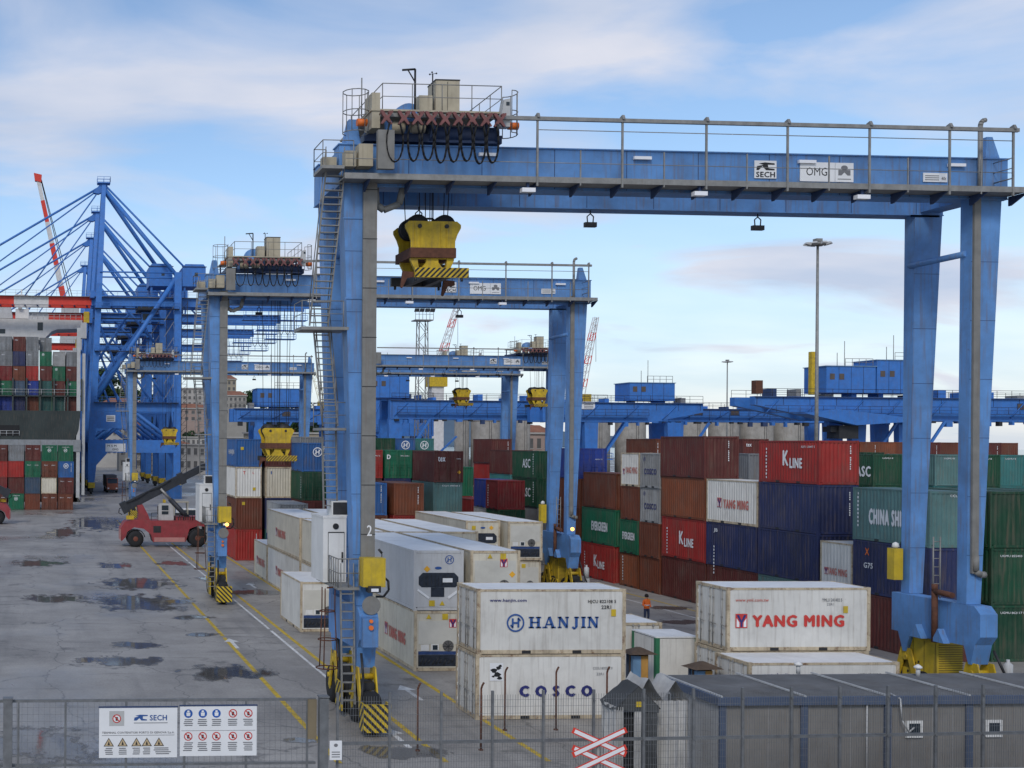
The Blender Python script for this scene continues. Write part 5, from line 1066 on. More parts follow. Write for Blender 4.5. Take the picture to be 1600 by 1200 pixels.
# ================================================================== vehicles
def build_reach_stacker(loc, rz, label):
    t = thing('reach_stacker', label, 'reach stacker', loc, rz)      # x forward 0..8 to the right, boom rises towards +x
    MB().prism([(-.75, 1.2), (-.85, 1.9), (-.4, 2.6), (.5, 2.85), (1.5, 2.8), (2.3, 2.75), (8.0, 2.75), (8.0, 2.1), (7.3, 2.25), (6.4, 1.9), (6.0, .55), (2.6, .5), (2.35, 1.3), (1.6, 1.9), (.6, 2.05), (-.1, 1.6), (-.3, 1.0), (-.7, .6)], 'y', -1.4, 1.4).obj('chassis', REDP, t)
    mb = MB().box(2.7, -1.46, .55, 5.9, -1.41, 1.0); mb.box(-.84, -1.43, .7, -.78, 1.43, 1.9); mb.obj('trim', mat('trim_pale_red', (.45, .2, .18), .6), t)
    for y in (-1.2, 1.2):
        for x, r in ((.75, .85), (7.25, .95)): wheel(t, (x, y, r), r, .75, 'y', mat('dark_red_rim', (.16, .05, .03), .6, var=.3))
    MB().prism([(1.0, 2.7), (2.3, 2.7), (2.1, 3.3), (1.5, 4.4), (.95, 4.3), (1.1, 3.4)], 'y', -1.0, 1.0).obj('boom_pivot', REDP, t)
    a, b = Vector((-.55, 0, 3.95)), Vector((9.9, 0, 9.3)); d = (b-a)
    MB().bar(a, a+d*.62, .9, .95).obj('boom', mat('boom_charcoal', (.03, .033, .04), .5, var=.3, scale=3), t)
    MB().bar(a+d*.621, b, .7, .72).obj('boom', MATS['boom_charcoal'], t)
    MB().bar(a-d*.01, a+d*.05, 1.08, 1.22).obj('boom_collar', MATS['boom_charcoal'], t); MB().bar(a+d*.57, a+d*.6195, 1.08, 1.22).obj('boom_collar', MATS['boom_charcoal'], t)
    for y in (-.75, .75):
        MB().tube((6.9, y, 2.4), (4.5, y, 4.9), .24, 10).obj('lift_cylinder', MATS['boom_charcoal'], t); MB().tube((4.5, y, 4.9), (3.4, y, 6.05), .13, 8).obj('piston_rod', STEEL, t)
    c_ = MB().prism([(3.2, 2.75), (4.8, 2.75), (4.75, 4.2), (4.5, 4.5), (3.3, 4.5), (3.2, 4.2)], 'y', -.55, .85).obj('cab', LGREY, t)
    mb = MB().box(3.55, -.57, 3.35, 4.25, -.551, 4.3); mb.box(3.18, -.4, 3.3, 3.199, .7, 4.2); mb.prism([(4.78, 3.3), (4.80, 3.3), (4.76, 4.15), (4.74, 4.15)], 'y', -.4, .7); mb.obj('window', GLASS, c_)
    mb = MB().box(3.5, -.585, 3.7, 4.3, -.572, 3.76); mb.obj('handrail', WHITE, c_)
    mb = MB().path([(-.6, -.2, 4.1), (-.9, -.2, 3.9), (-.95, -.2, 3.5), (-.6, -.2, 3.3)], .05); mb.obj('hose', DARK, t)
    mb = MB().box(-.2, -1.25, 2.86, .6, -.5, 3.25); mb.obj('counterweight_step', YEL, t)
    mb = MB(); railing(mb, [(4.9, -1.3, 2.75), (7.6, -1.3, 2.75)], .8, .025, step=.9); railing(mb, [(2.4, -1.3, 2.75), (3.1, -1.3, 2.75)], .8, .025, step=.7); mb.obj('handrail', DARK, t)
    for x_, r_ in ((.75, .98), (7.25, 1.08)): MB().path([(x_+r_*math.cos(a*.3+.2), -1.45, .85+r_*math.sin(a*.3+.2)) for a in range(10)], .06, 6).obj('mudguard_lip', DARK, t)
    MB().box(5.0, -1.2, 2.75, 7.6, 1.2, 3.15).obj('engine_cover', REDP, t); mb = MB(); [mb.box(5.2+k*.25, -1.215, 2.8, 5.3+k*.25, -1.201, 3.1) for k in range(9)]; mb.obj('grille', DARK, t)
    MB().box(2.6, -1.43, 1.5, 3.4, -1.401, 2.2).obj('step_plate', DARK, t); mb = MB(); [mb.path([(-.2+k*2.4, -.56, 4.55+k*1.23), (.9+k*2.4, -.6, 4.95+k*1.23), (2.1+k*2.4, -.56, 5.72+k*1.23)], .04) for k in range(2)]; mb.obj('boom_hose', CABLE, t)
    MB().box(8.0, -1.3, 1.3, 8.12, 1.3, 2.5).obj('front_plate', DARK, t); [MB().tube((x_, -.9, 2.75), (x_, -.9, 3.5), .07, 8).obj('exhaust', DARK, t) for x_ in (5.4,)]
    s_ = MB().box(9.4, -2.9, 8.2, 9.9, 2.9, 8.55).obj('spreader', YEL, t); mb = MB().box(9.3, -.4, 8.56, 10.0, .4, 9.2); mb.obj('spreader_pivot', DARK, t)
    return t
rs = build_reach_stacker((8.75, 131, 0), 0, 'red reach stacker with dark boom raised to the right')
rs2 = copy_tree(rs); rs2.location = (-5.3, 166, 0); rs2.rotation_euler = (0, 0, math.pi); rs2['label'] = 'second red reach stacker cut off by the left edge of the picture'
# forklift behind it
t = thing('forklift_truck', 'yellow and black forklift truck behind the red reach stacker', 'forklift', (14.4, 146, 0))
MB().prism([(0, .5), (3.4, .5), (3.6, 1.5), (2.9, 1.8), (0, 1.7)], 'y', -.9, .9).obj('body', mat('machine_black', (.03, .03, .03), .6, var=.4), t)
for x in (.6, 2.9):
    for y in (-.8, .8): wheel(t, (x, y, .6), .6, .4, 'y', YEL)
mb = MB(); [mb.box(x, y, 1.7, x+.1, y+.1, 3.9) for x in (.7, 2.3) for y in (-.8, .7)]; mb.box(.6, -.9, 3.9, 2.5, .9, 4.0); mb.obj('overhead_guard', BEIGE, t)
mb = MB().box(-.9, -1.1, .4, -.5, 1.1, 1.5); mb.box(-.45, -.8, .3, -.25, -.6, 4.2); mb.box(-.45, .6, .3, -.25, .8, 4.2); mb.obj('mast', YEL, t); MB().box(1.0, -.5, 1.7, 1.8, .5, 2.6).obj('seat', DARK, t)
# van and lorries
def van(loc, rz, label):
    t = thing('white_van', label, 'van', loc, rz)
    MB().prism([(0, .45), (5.0, .45), (5.1, 1.1), (4.3, 1.35), (3.6, 2.25), (.1, 2.3), (0, 1.4)], 'y', -.95, .95).obj('body', WHITE, t)
    mb = MB(); mb.prism([(3.55, 2.1), (2.6, 2.1), (2.6, 1.4), (4.1, 1.4)], 'y', -.965, -.951); mb.box(.4, -.965, 1.4, 2.4, -.951, 2.1); mb.prism([(3.62, 2.2), (4.28, 1.38), (4.33, 1.4), (3.68, 2.24)], 'y', -.85, .85); mb.obj('window', GLASS, t)
    for x in (.95, 4.0):
        for y in (-.85, .85): wheel(t, (x, y, .35), .35, .22, 'y', STEEL)
van((17.4, 163, 0), .1, 'white van parked past the forklift truck')
def lorry(loc, rz, label, cab):
    t = thing('terminal_lorry', label, 'lorry', loc, rz)      # faces the camera
    c_ = MB().prism([(-.02, .7), (2.3, .7), (2.3, 3.1), (.5, 3.1), (0, 2.0)], 'x', -1.2, 1.2).obj('cab', cab, t)
    mb = MB().prism([(.02, 2.02), (.48, 3.0), (.46, 3.02), (-.0, 2.04)], 'x', -1.05, 1.05); mb.obj('windscreen', GLASS, c_); mb = MB(); [mb.box(x, -.05, .85, x+.35, -.021, 1.1) for x in (-1.05, .7)]; mb.obj('headlight', LEDW, c_)
    mb = MB().box(-1.2, -.1, .45, 1.2, .1, .7); mb.obj('bumper', DARK, t)
    MB().box(-.5, 2.3, .8, .5, 13, 1.1).obj('chassis', DARK, t)
    for y in (.9, 4, 9.5, 10.9):
        for x in (-1.0, 1.0): wheel(t, (x, y, .5), .5, .3, 'x', STEEL)
    MB().box(-1.2, 3.6, 1.15, 1.2, 13, 3.7).obj('cage_body', mat('lorry_body', (.16, .15, .15), .7, var=.3), t)
lorry((14.6, 268, 0), .02, 'orange-fronted lorry driving towards the camera under the quay crane', mat('lorry_red', (.30, .09, .05), .5, var=.2))
van((19.5, 285, 0), 1.4, 'small white van under the far quay cranes')
for i, (x, y, c) in enumerate(((24, 240, 'blue'), (29.5, 232, 'blue'))):
    cont(x, y, 0, F20, S, c, ('blue container standing alone under the quay crane', 'lower blue container in front of the quay crane foot')[i], 'blank', ())
# ================================================================== blue rail-mounted gantries behind the yard
def rail_gantry(label, y, x0, x1, z0, z1, legs, houses, windows, tip=None, sign=None):
    t = thing('rail_gantry_crane', label, 'crane', (0, y, 0)); z1 = z1-.35
    pts = [(x0, z0), (x1, z0), (x1, z1), (x0, z1)]
    if tip == 'left': pts = [(x0, z1-1.3), (x0+11, z0), (x1, z0), (x1, z1), (x0, z1)]
    if tip == 'right': pts = [(x0, z0), (x1-9, z0), (x1, z1-1.6), (x1, z1), (x0, z1)]
    for dy in (0, 5.5): g_ = MB().prism(pts, 'y', dy, dy+1.4).obj('girder', RBLUE, t)
    mb = MB(); n = int((x1-x0)/4)
    for k in range(n+1): x = x0+.3+(x1-x0-.8)*k/n; mb.box(x, -.04, z0+.2 if tip is None else z1-1.3, x+.06, -.001, z1-.1)
    mb.box(x0, -.35, z1-.16, x1, -.001, z1-.04); mb.obj('stiffener', DBLUE, t)
    mb = MB(); railing(mb, [(x0+.2, -.3, z1), (x1-.2, -.3, z1)], 1.15, .035, step=2.4); railing(mb, [(x0+.2, 6.8, z1), (x1-.2, 6.8, z1)], 1.15, .035, step=2.4); mb.obj('handrail', DARK, t)
    for x in legs:
        for dy in (.1, 5.6): MB().taper(1.2, (x-.8, x+.8, dy, dy+1.2), z0-.002, (x-1.2, x+1.2, dy, dy+1.2)).obj('leg', RBLUE, t)
        MB().box(x-1.3, -1.5, .5, x+1.3, 8.4, 1.6).obj('sill', RBLUE, t); mb = MB(); [mb.lathe([(.1, -.2), (.5, -.2), (.5, .2), (.1, .2)], (x, yy, .5), 'x', 12) for yy in (-1, 0, 7, 8)]; mb.obj('rail_wheels', DARK, t)
        mb = MB(); mb.bar((x+1.2, -.2, 8), (x+6, -.2, z0), .35); mb.box(x+1.0, -.8, 8.5, x+3.4, .6, 8.6); railing(mb, [(x+1.0, -.8, 8.6), (x+3.4, -.8, 8.6)], 1.0, .04); mb.obj('brace', RBLUE, t)
    for (a, b, c, d) in houses:
        h_ = MB().box(a, .4, c, b, 6.0, d).obj('machinery_house', RBLUE, t)
        mb = MB(); mb.box(a-.15, .25, d, b+.15, 6.15, d+.12); mb.obj('roof', mat('pale_blue_roof', (.16, .28, .42), .6, var=.2), h_)
        mb = MB(); railing(mb, [(a+.4*(b-a), .6, d+.12), (b-.3, .6, d+.12)], 1.1, .04); mb.tube((a+.5*(b-a), 2, d), (a+.5*(b-a), 2, d+4), .05, 5); mb.tube((a+.35*(b-a), 2, d), (a+.35*(b-a), 2, d+2.2), .05, 5); mb.obj('antenna', GALV, h_)
        mb = MB(); [mb.box(a+.55+k*1.5, .36, c+(d-c)*.5, a+1.3+k*1.5, .399, c+(d-c)*.5+.9) for k in range(2)]; mb.obj('window', mat('bronze_glass', (.10, .075, .06), .2, var=.2), h_)
        mb = MB(); [mb.box(a+k*(b-a)/4, .375, c, a+.05+k*(b-a)/4, .3995, d) for k in range(1, 4)]; mb.obj('seam', DBLUE, h_)
    for (x, z) in windows:
        w_ = MB().box(x-.85, -.03, z-.5, x+.85, -.001, z+.5).obj('window_frame', DBLUE, t); mb = MB().box(x-.72, -.05, z-.38, x-.05, -.031, z+.38); mb.box(x+.05, -.05, z-.38, x+.72, -.031, z+.38); mb.obj('window', MATS['bronze_glass'] if 'bronze_glass' in MATS else GLASS, w_)
    rg = random.Random(int(x0*7+y)); nb = int((x1-x0)/2.2)
    for k in range(nb):
        x = x0+1+(x1-x0-2)*k/nb+rg.uniform(-.4, .4); w = rg.uniform(.3, 1.1); h = rg.uniform(.3, .9)
        if tip is None or x0+11 < x < x1-9: MB().box(x, -rg.uniform(.25, .6), z0-h, x+w, .3, z0-.01).obj('under_box', rg.choice((DBLUE, RBLUE, DARK)), t)
        if k % 2: MB().box(x, 1.5, z1, x+w*1.3, 4, z1+h*1.4).obj('deck_box', rg.choice((RBLUE, RBLUE, DBLUE, GALV)), t)
        if k % 3 == 0: MB().tube((x, -.1, z0+.5), (x+2.4, -.1, z1-.5), .09, 5).obj('web_brace', RBLUE, t)
    MB().box(x0+1, -1.0, z0+1.05, x1-10, -.37, z0+1.12).obj('lower_walk', DBLUE, t); mb = MB(); railing(mb, [(x0+1, -1.0, z0+1.12), (x1-10, -1.0, z0+1.12)], 1.0, .035, step=1.8); mb.obj('handrail', DBLUE, t)
    if sign:
        s_ = MB().box(sign[0], -.12, sign[2], sign[1], -.06, sign[3]).obj('sign', WSIGN, t)
        mb = MB(); w = sign[1]-sign[0]; [mb.box(sign[0]+.3, -.128, sign[2]+.25+k*.3, sign[0]+w*.3, -.121, sign[2]+.4+k*.3) for k in range(2)]; [mb.box(sign[0]+w*.62, -.128, sign[2]+.2+k*.28, sign[1]-.3, -.121, sign[2]+.34+k*.28) for k in range(3)]; mb.obj('small_print', INKG, s_)
        text('P', s_, (sign[0]+w*.42, -.13, sign[2]+.15), FX, .8, .55, INKR, .05)
    return t
rail_gantry('blue rail gantry girder with paired windows, in front of grey silos', 214, 60, 99, 15.3, 19.0, (61, 96), [(56.5, 63.5, 19.02, 23)], [(88, 17.4), (81, 17.4)])
rail_gantry('blue rail gantry with tall cabin and white sign, right of second crane', 206, 84, 112, 14.9, 18.6, (92.5, 107), [(99.3, 107.2, 18.62, 21.6)], [], 'right', (88, 93, 17.0, 18.3))
rail_gantry('long low blue gantry girder joining the two big gantries', 226, 112, 152, 15.5, 18.3, (118, 148), [], [(122, 17.2), (129, 17.2)])
t3 = rail_gantry('big blue rail gantry with two machinery houses and yellow post, at right', 182, 107, 162, 15.0, 18.9, (123.5, 131, 158), [(118.5, 126.3, 19.2, 23.2), (126.5, 134, 19.2, 24.2)], [(149.5, 17.3), (140.5, 17.3)], 'left')
mb = MB().box(116.2, .5, 18.9, 116.95, 1.3, 25.4); mb.obj('yellow_post', YEL, t3)
mb = MB().prism([(113, 15.9), (121, 14.2), (131, 14.9), (131, 15.2), (118, 16.6)], 'y', -3.2, -.4); mb.obj('trolley_arm', RBLUE, t3); mb = MB().box(119, -2, 12.2, 122, 1, 14.2); mb.box(118, -1.5, 13.2, 119, .5, 14); mb.obj('grab_head', DARK, t3)
mb = MB().box(106.8, -.6, 18.9, 107.9, .6, 20.9); mb.obj('end_post', RUST, t3)
rail_gantry('blue gantry behind the left containers with a square cabin', 236, 36, 60, 15.0, 17.9, (41, 55), [(40.5, 49, 17.92, 21.3)], [(46, 16.5)])
rail_gantry('blue gantry portal with dark opening, just right of near leg', 240, 62, 76, 12.5, 20.2, (67.5, 74.5), [], [])
# ================================================================== silos
for i, (a, b, zt) in enumerate(((110.2, 114.2, 17.3), (114.8, 122.5, 17.2), (127.2, 131, 17.6), (144.5, 153, 20), (155, 163, 20), (165.5, 171.8, 20), (172.4, 179.9, 20), (181.3, 189.2, 20), (190.3, 198.8, 20), (199.8, 208.3, 20))):
    t = thing('grey_silo', ('leftmost narrow', 'wide, second from left', 'narrow lone', 'fourth', 'fifth', 'sixth', 'seventh', 'eighth', 'ninth', 'rightmost')[i]+' grey concrete silo of the row behind the blue gantries', 'silo', ((a+b)/2, 330, 0), 0, 'silos behind the gantries')
    r = (b-a)/2-.05; MB().lathe([(r, 0), (r, zt)], (0, 0, 0), 'z', 28).obj('shell', CONC, t); MB().lathe([(r*1.02, zt), (r*1.02, zt+.3), (r*.3, zt+1.3)], (0, 0, 0), 'z', 28).obj('roof', CONC, t)
    mb = MB(); [mb.tube((-.3+k*.6, -r-.2, 0), (-.3+k*.6, -r-.2, zt), .05, 5) for k in (0, 1)]; mb.obj('ladder', DARK, t)
# ================================================================== lamp masts, lattice tower, lattice jibs
def mast(loc, h, label):
    t = thing('lamp_mast', label, 'lamp mast', loc)
    MB().tube((0, 0, 0), (0, 0, h), .22, 12, .11).obj('pole', GALV, t); MB().lathe([(.4, 0), (.4, .08), (.25, .1)], (0, 0, 0), 'z', 12).obj('base_plate', GALV, t)
    mb = MB().lathe([(.5, h-.5), (.75, h-.4), (.75, h-.32), (.2, h-.1)], (0, 0, 0), 'z', 16); mb.box(-.3, -.3, h-.1, .3, .3, h+.15); mb.obj('head_ring', GALV, t)
    for k in range(8):
        a = k*math.pi/4; c, s = math.cos(a), math.sin(a); MB().hexa([(c*.75-s*.2, s*.75+c*.2, h-.5), (c*.75+s*.2, s*.75-c*.2, h-.5), (c*1.25+s*.25, s*1.25-c*.25, h-.38), (c*1.25-s*.25, s*1.25+c*.25, h-.38)], [(c*.7-s*.15, s*.7+c*.15, h-.2), (c*.7+s*.15, s*.7-c*.15, h-.2), (c*1.15+s*.18, s*1.15-c*.18, h-.22), (c*1.15-s*.18, s*1.15+c*.18, h-.22)]).obj('floodlight', LGREY, t)
mast((73.75, 115, 0), 30.7, 'tall grey lamp mast standing above the red container')
mast((155.7, 276, 0), 30.6, 'small distant lamp mast above the long low girder')
t = thing('floodlight_tower', 'grey lattice floodlight tower between the near crane legs', 'light tower', (70.5, 230, 0))
mb = MB()
for sx in (-1, 1):
    for sy in (-1, 1): mb.bar((sx*1.15, sy*1.15, 0), (sx*.8, sy*.8, 34), .16)
mb.obj('leg', GALV, t); mb = MB()
for k in range(17):
    z0, z1 = k*2, k*2+2; f = lambda z: 1.15-.35*z/34
    for s in (-1, 1):
        mb.bar((-f(z0)*(1 if k % 2 else -1), s*f(z0), z0), (f(z1)*(1 if k % 2 else -1), s*f(z1), z1), .08); mb.bar((s*f(z0), -f(z0), z0), (s*f(z1), f(z1), z1), .08)
mb.obj('lacing', GALV, t)['kind'] = 'stuff'
MB().box(-1.7, -1.4, 34, 1.7, 1.4, 34.2).obj('platform', GALV, t); mb = MB(); railing(mb, [(-1.7, -1.4, 34.2), (1.7, -1.4, 34.2)], 1.9, .05, step=.7); mb.obj('handrail', GALV, t)
for k in range(4): MB().hexa([(-1.9+k, -1.5, 35.6), (-1.1+k, -1.5, 35.6), (-1.1+k, -1.1, 35.6), (-1.9+k, -1.1, 35.6)], [(-1.85+k, -1.6, 36.2), (-1.0+k, -1.6, 36.2), (-1.1+k, -1.1, 36.1), (-1.8+k, -1.1, 36.1)]).obj('floodlight', DARK, t)
def jib(name, label, p, q, w, n, cols, tower=True):
    p, q = Vector(p), Vector(q); t = thing(name, label, 'crane', (p.x, p.y, 0)); o = Vector((p.x, p.y, 0)); p = p-o; q = q-o; d = (q-p)/n
    side = Vector((1, 0, 0)); dep = Vector((0, 1, 0))
    for k in range(n):
        a, b = p+d*k, p+d*(k+1); wa = w*(1-.5*k/n); wb = w*(1-.5*(k+1)/n); mb = MB()
        for s in (-1, 1):
            for u in (-1, 1): mb.bar(a+side*s*wa/2+dep*u*wa/2, b+side*s*wb/2+dep*u*wb/2, .16)
        for u in (-1, 1): mb.bar(a-side*wa/2+dep*u*wa/2, b+side*wb/2+dep*u*wb/2, .1); mb.bar(a-side*wa/2+dep*u*wa/2, a+side*wa/2+dep*u*wa/2, .1)
        mb.obj('jib_section', cols[k % len(cols)], t)
    if tower: MB().box(-1.5, -1.5, 0, 1.5, 1.5, p.z).obj('tower', cols[-1], t); MB().box(-2.2, -2, p.z-3, 2.2, 2, p.z).obj('cab', YEL, t)
    MB().tube(q, (q.x+.05, q.y, q.z-11), .05, 5).obj('hoist_rope', CABLE, t)
BW = MATS['boom_white']
jib('lattice_crane', 'slanting red and white lattice jib beside the floodlight tower', (95.5, 300, 28), (100.8, 300, 45.5), 2.0, 9, [REDS, BW, BW])
jib('lattice_crane', 'slanting red and white lattice jib right of second crane leg', (131.5, 300, 23.5), (135.6, 300, 42.6), 2.0, 10, [BW, REDS, BW])
jib('lattice_crane', 'tiny yellow lattice crane on the skyline left of the near leg', (126, 560, 30), (121, 560, 45), 3.2, 5, [mat('pale_yellow_steel', (.5, .42, .22), .6)])
# ================================================================== hills, trees and old town on the far left
HILLM = mat('wooded_slope', (.05, .075, .035), .95, var=.45, scale=.05, bump=0)
def ridge(name, y, prof, depth, m):
    mb = MB(); n = 80; xs0, xs1 = prof[0][0], prof[-1][0]
    def h(x):
        for (a, b), (c, d) in zip(prof, prof[1:]):
            if a <= x <= c: u = (x-a)/(c-a); u = u*u*(3-2*u); return b+(d-b)*u
        return 0
    rows = []
    for j in range(9):
        v = j/8; rows.append([(xs0+(xs1-xs0)*i/n, y+depth*v, (h(xs0+(xs1-xs0)*i/n)*(1-(1-v)**2)+ (6*noise.noise(Vector((i*.3, j*.5, y)))*v*(h(xs0+(xs1-xs0)*i/n) > 3)) if j < 8 else -5)) for i in range(n+1)])
    for A, B in zip(rows, rows[1:]):
        for i in range(n): mb.quad(A[i], A[i+1], B[i+1], B[i], True)
    o = mb.obj(name, m); tag(o, kind='structure'); return h
hillh = ridge('hill', 560, [(-160, 38), (-20, 42), (14, 42), (30, 40), (55, 30), (78, 27), (112, 29), (140, 25), (180, 10), (240, 0)], 100, HILLM)
MTN = mat('haze_tinted_mountain', (.10, .15, .20), .95, var=.15, scale=.002)  # bluish grey puts the haze of distance into the colour
ridge('mountain', 9000, [(1500, 0), (2150, 260), (2640, 400), (2850, 500), (3150, 385), (3600, 330), (4700, 120), (6200, 0)], 2500, MTN)
STUC = {'ochre': mat('ochre_stucco', (.36, .31, .23), .9, var=.15, scale=.2, streak=.3), 'pale': mat('pale_stucco', (.40, .38, .35), .9, var=.15, scale=.2, streak=.3), 'pink': mat('pink_stucco', (.36, .27, .23), .9, var=.15, scale=.2, streak=.3), 'grey': mat('grey_stucco', (.33, .31, .28), .9, var=.15, scale=.2, streak=.3)}  # stucco tones dulled towards grey, standing in for distance haze
TILE = mat('terracotta_roof', (.27, .12, .075), .9, var=.25, scale=.4)
TGL = mat('far_window_glass', (.11, .105, .10), .3, var=.3, scale=.5)
def building(label, x0, x1, y, z0, z1, m, floors, cols, depth=14, hip=True, nm='town_building', terr=False):
    t = thing(nm, label, 'building', ((x0+x1)/2, y, 0)); w = (x1-x0)/2
    MB().box(-w, 0, 0, w, depth, z1).obj('wall', STUC[m], t)
    if hip: MB().taper(z1+.5, (-w-.5, w+.5, -.5, depth+.5), z1+2.6, (-w*.6, w*.6, depth*.35, depth*.65)).obj('roof', TILE, t)
    MB().box(-w-.5, -.5, z1+.002, w+.5, depth+.5, z1+.498).obj('cornice', STUC['pale'], t)
    fh = (z1-z0)/floors
    for f in range(floors):
        for c in range(cols):
            x = -w+(c+.5)*2*w/cols; ww = min(.75, w/cols*.5); zz = z0+f*fh+fh*.28
            o = MB().box(x-ww, -.05, zz, x+ww, -.01, zz+fh*.5).obj('window', TGL, t)
            if fh > 2.6: MB().box(x-ww-.15, -.16, zz-.2, x+ww+.15, -.001, zz-.02).obj('sill', STUC['pale'], o)
    if terr: MB().box(-w, -1.2, z0-.4, w, -.06, z0-.1).obj('balcony', STUC['pale'], t)
building('ochre building between the ship and the nearest quay crane leg', 13.5, 24.5, 590, 36, 52, 'ochre', 4, 4)
building('pale palace block on the hill seen under the far portal crane', 62.5, 79.5, 590, 25, 36.5, 'pale', 4, 7, hip=False)
building('pink house below the pale palace block on the hill', 61, 76, 575, 20.5, 26.5, 'pink', 2, 5)
building('tall ochre palace with terracotta roof, between crane legs', 88.8, 98.5, 640, 28, 43.5, 'ochre', 5, 4)
building('lower grey house in front of the tall ochre palace', 84.5, 95, 585, 24, 33, 'grey', 3, 5)
building('long cream terrace building below the wooded hill', 57, 90, 520, 4.5, 13, 'pale', 2, 16, 12, False, terr=True)
building('cream house at the foot of hill behind the quay crane', 22, 50, 540, 5, 17, 'pale', 3, 12, 12, True)
building('grey warehouse with low roof behind quay crane', 28, 58, 470, 1, 9, 'grey', 2, 10, 14, True)
building('small ochre house among trees left of quay crane', 27, 44, 580, 20, 29, 'ochre', 2, 6)
building('distant cream shed behind yard, right of near crane', 66, 92, 400, 2, 14, 'ochre', 2, 8, 12, False)
building('white port office low behind the reach stacker boom', 44, 58, 430, 1, 10, 'pale', 2, 6, 12, False)
building('red-roofed shed between the silos', 134, 143, 345, 3, 14, 'pink', 2, 4, 10, True)
# trees on the hill: crowns of leaf clumps
LEAF = [mat('tree_foliage_'+k, c, .9, var=.5, scale=.8) for k, c in (('dark', (.025, .055, .022)), ('mid', (.04, .085, .03)), ('olive', (.065, .095, .04)))]
def leafcrown(r, h, n, seed):
    mb = MB(); rr = random.Random(seed)
    lobes = [(rr.uniform(-.5, .5)*r, rr.uniform(-.5, .5)*r, h*rr.uniform(.3, .9), r*rr.uniform(.45, .75)) for _ in range(7)]
    for _ in range(n):
        lx, ly, lz, lr = rr.choice(lobes); d = Vector((rr.gauss(0, 1), rr.gauss(0, 1), rr.gauss(0, 1))).normalized()*lr*rr.uniform(.75, 1.05)
        c = Vector((lx, ly, lz))+d; a = Vector((rr.uniform(-1, 1), rr.uniform(-1, 1), rr.uniform(-1, 1))).normalized(); b = a.cross(Vector((rr.uniform(-1, 1), rr.uniform(-1, 1), rr.uniform(-1, 1)))).normalized(); s = rr.uniform(.25, .55)
        mb.quad(c-a*s-b*s*.6, c+a*s-b*s*.6, c+a*s*.6+b*s, c-a*s*.7+b*s)
    return mb.mesh('crown')
CROWNS = [leafcrown(3.2, 6.5, 420, k) for k in range(3)]
for cme in CROWNS: cme.materials.append(LEAF[0])
tk = MB().tube((0, 0, -3), (0, 0, 3.5), .3, 6, .18).mesh('trunk'); tk.materials.append(RUST)
rr = random.Random(5); TI = 0
def hz_at(x, y): v = max(0, min(1, (y-560)/100)); return hillh(x)*(1-(1-v)**2)
for (xa, xb, ya, n_) in ((2, 30, 640, 9), (5, 34, 612, 8), (26, 62, 640, 9), (26, 60, 600, 9), (60, 90, 640, 8), (58, 88, 572, 10), (92, 135, 640, 11), (98, 140, 600, 11), (60, 92, 566, 8), (120, 170, 600, 8)):
    for k in range(n_):
        x = xa+(xb-xa)*(k+.5)/n_+rr.uniform(-1.2, 1.2); y_ = ya+rr.uniform(-8, 8); s_ = rr.uniform(.8, 1.35); TI += 1
        tr_ = link('hill_tree', None, None, (x, y_, hz_at(x, y_)-.5)); tr_.scale = (s_, s_, s_); tr_.rotation_euler = (0, 0, rr.uniform(0, 6))
        tag(tr_, 'small green tree on the wooded hillside behind the quay cranes', 'tree', 'trees on the hillside'); o = link('crown', CROWNS[TI % 3], tr_, (0, 0, 1)); omat(o, LEAF[rr.randrange(3)]); link('trunk', tk, tr_)
# ================================================================== foreground: fence, signs, office, tent
FY = 36.0
FENCE = mat('fence_steel', (.17, .175, .18), .5, .3, var=.25, scale=4)
def fence_y(x): return FY+max(0, (x-8))*.03
t = thing('mesh_gate', 'wide steel mesh gate carrying the two sign boards, left foreground', 'gate', (0, FY, 0))
MB().box(-3.0, -.03, 3.40, 7.95, .03, 3.48).obj('top_rail', FENCE, t); MB().box(-3.0, -.03, .1, 7.95, .03, .2).obj('bottom_rail', FENCE, t)
MB().box(-3.0, -.03, 1.55, 7.95, .03, 1.62).obj('mid_rail', FENCE, t)
for x in (-2.95, -.7, .65, 2.4, 4.1, 5.9, 7.7): MB().box(x-.03, -.035, .2, x+.03, .035, 3.4).obj('upright', FENCE, t)
mb = MB()
for i in range(68): x = -3+i*.16; mb.box(x-.003, -.006, .2, x+.003, .006, 3.4)
for i in range(16): z = .25+i*.2; mb.box(-3, -.012, z-.003, 7.9, -.006, z+.003)
mb.obj('wire_mesh', FENCE, t)['kind'] = 'stuff'
for x, lb in ((-1.0, 'thick gate post at the left edge of the picture'), (8.15, 'thick grey gate post carrying a small white notice')):
    p_ = thing('gate_post', lb, 'post', (x, FY-.1, 0)); MB().box(-.13, -.13, 0, .13, .13, 3.5 if x > 0 else 3.52).obj('post', FENCE, p_); MB().box(-.15, -.15, 3.522, .15, .15, 3.56).obj('cap', FENCE, p_)
    if x > 0:
        MB().box(-.45, -.02, 2.3, -.2, .1, 3.45).obj('latch_box', mat('latch_brown', (.2, .16, .1), .7, var=.2), p_); n_ = MB().box(.16, -.16, 1.72, .52, -.14, 2.28).obj('notice', WSIGN, p_)
        mb = MB(); [mb.box(.22, -.168, 1.8+k*.07, .46, -.161, 1.825+k*.07) for k in range(3)]; mb.poly([(.34+.06*math.cos(a*.5), -.166, 2.15+.05*math.sin(a*.5)) for a in range(12)]); mb.obj('small_print', INKG, n_)
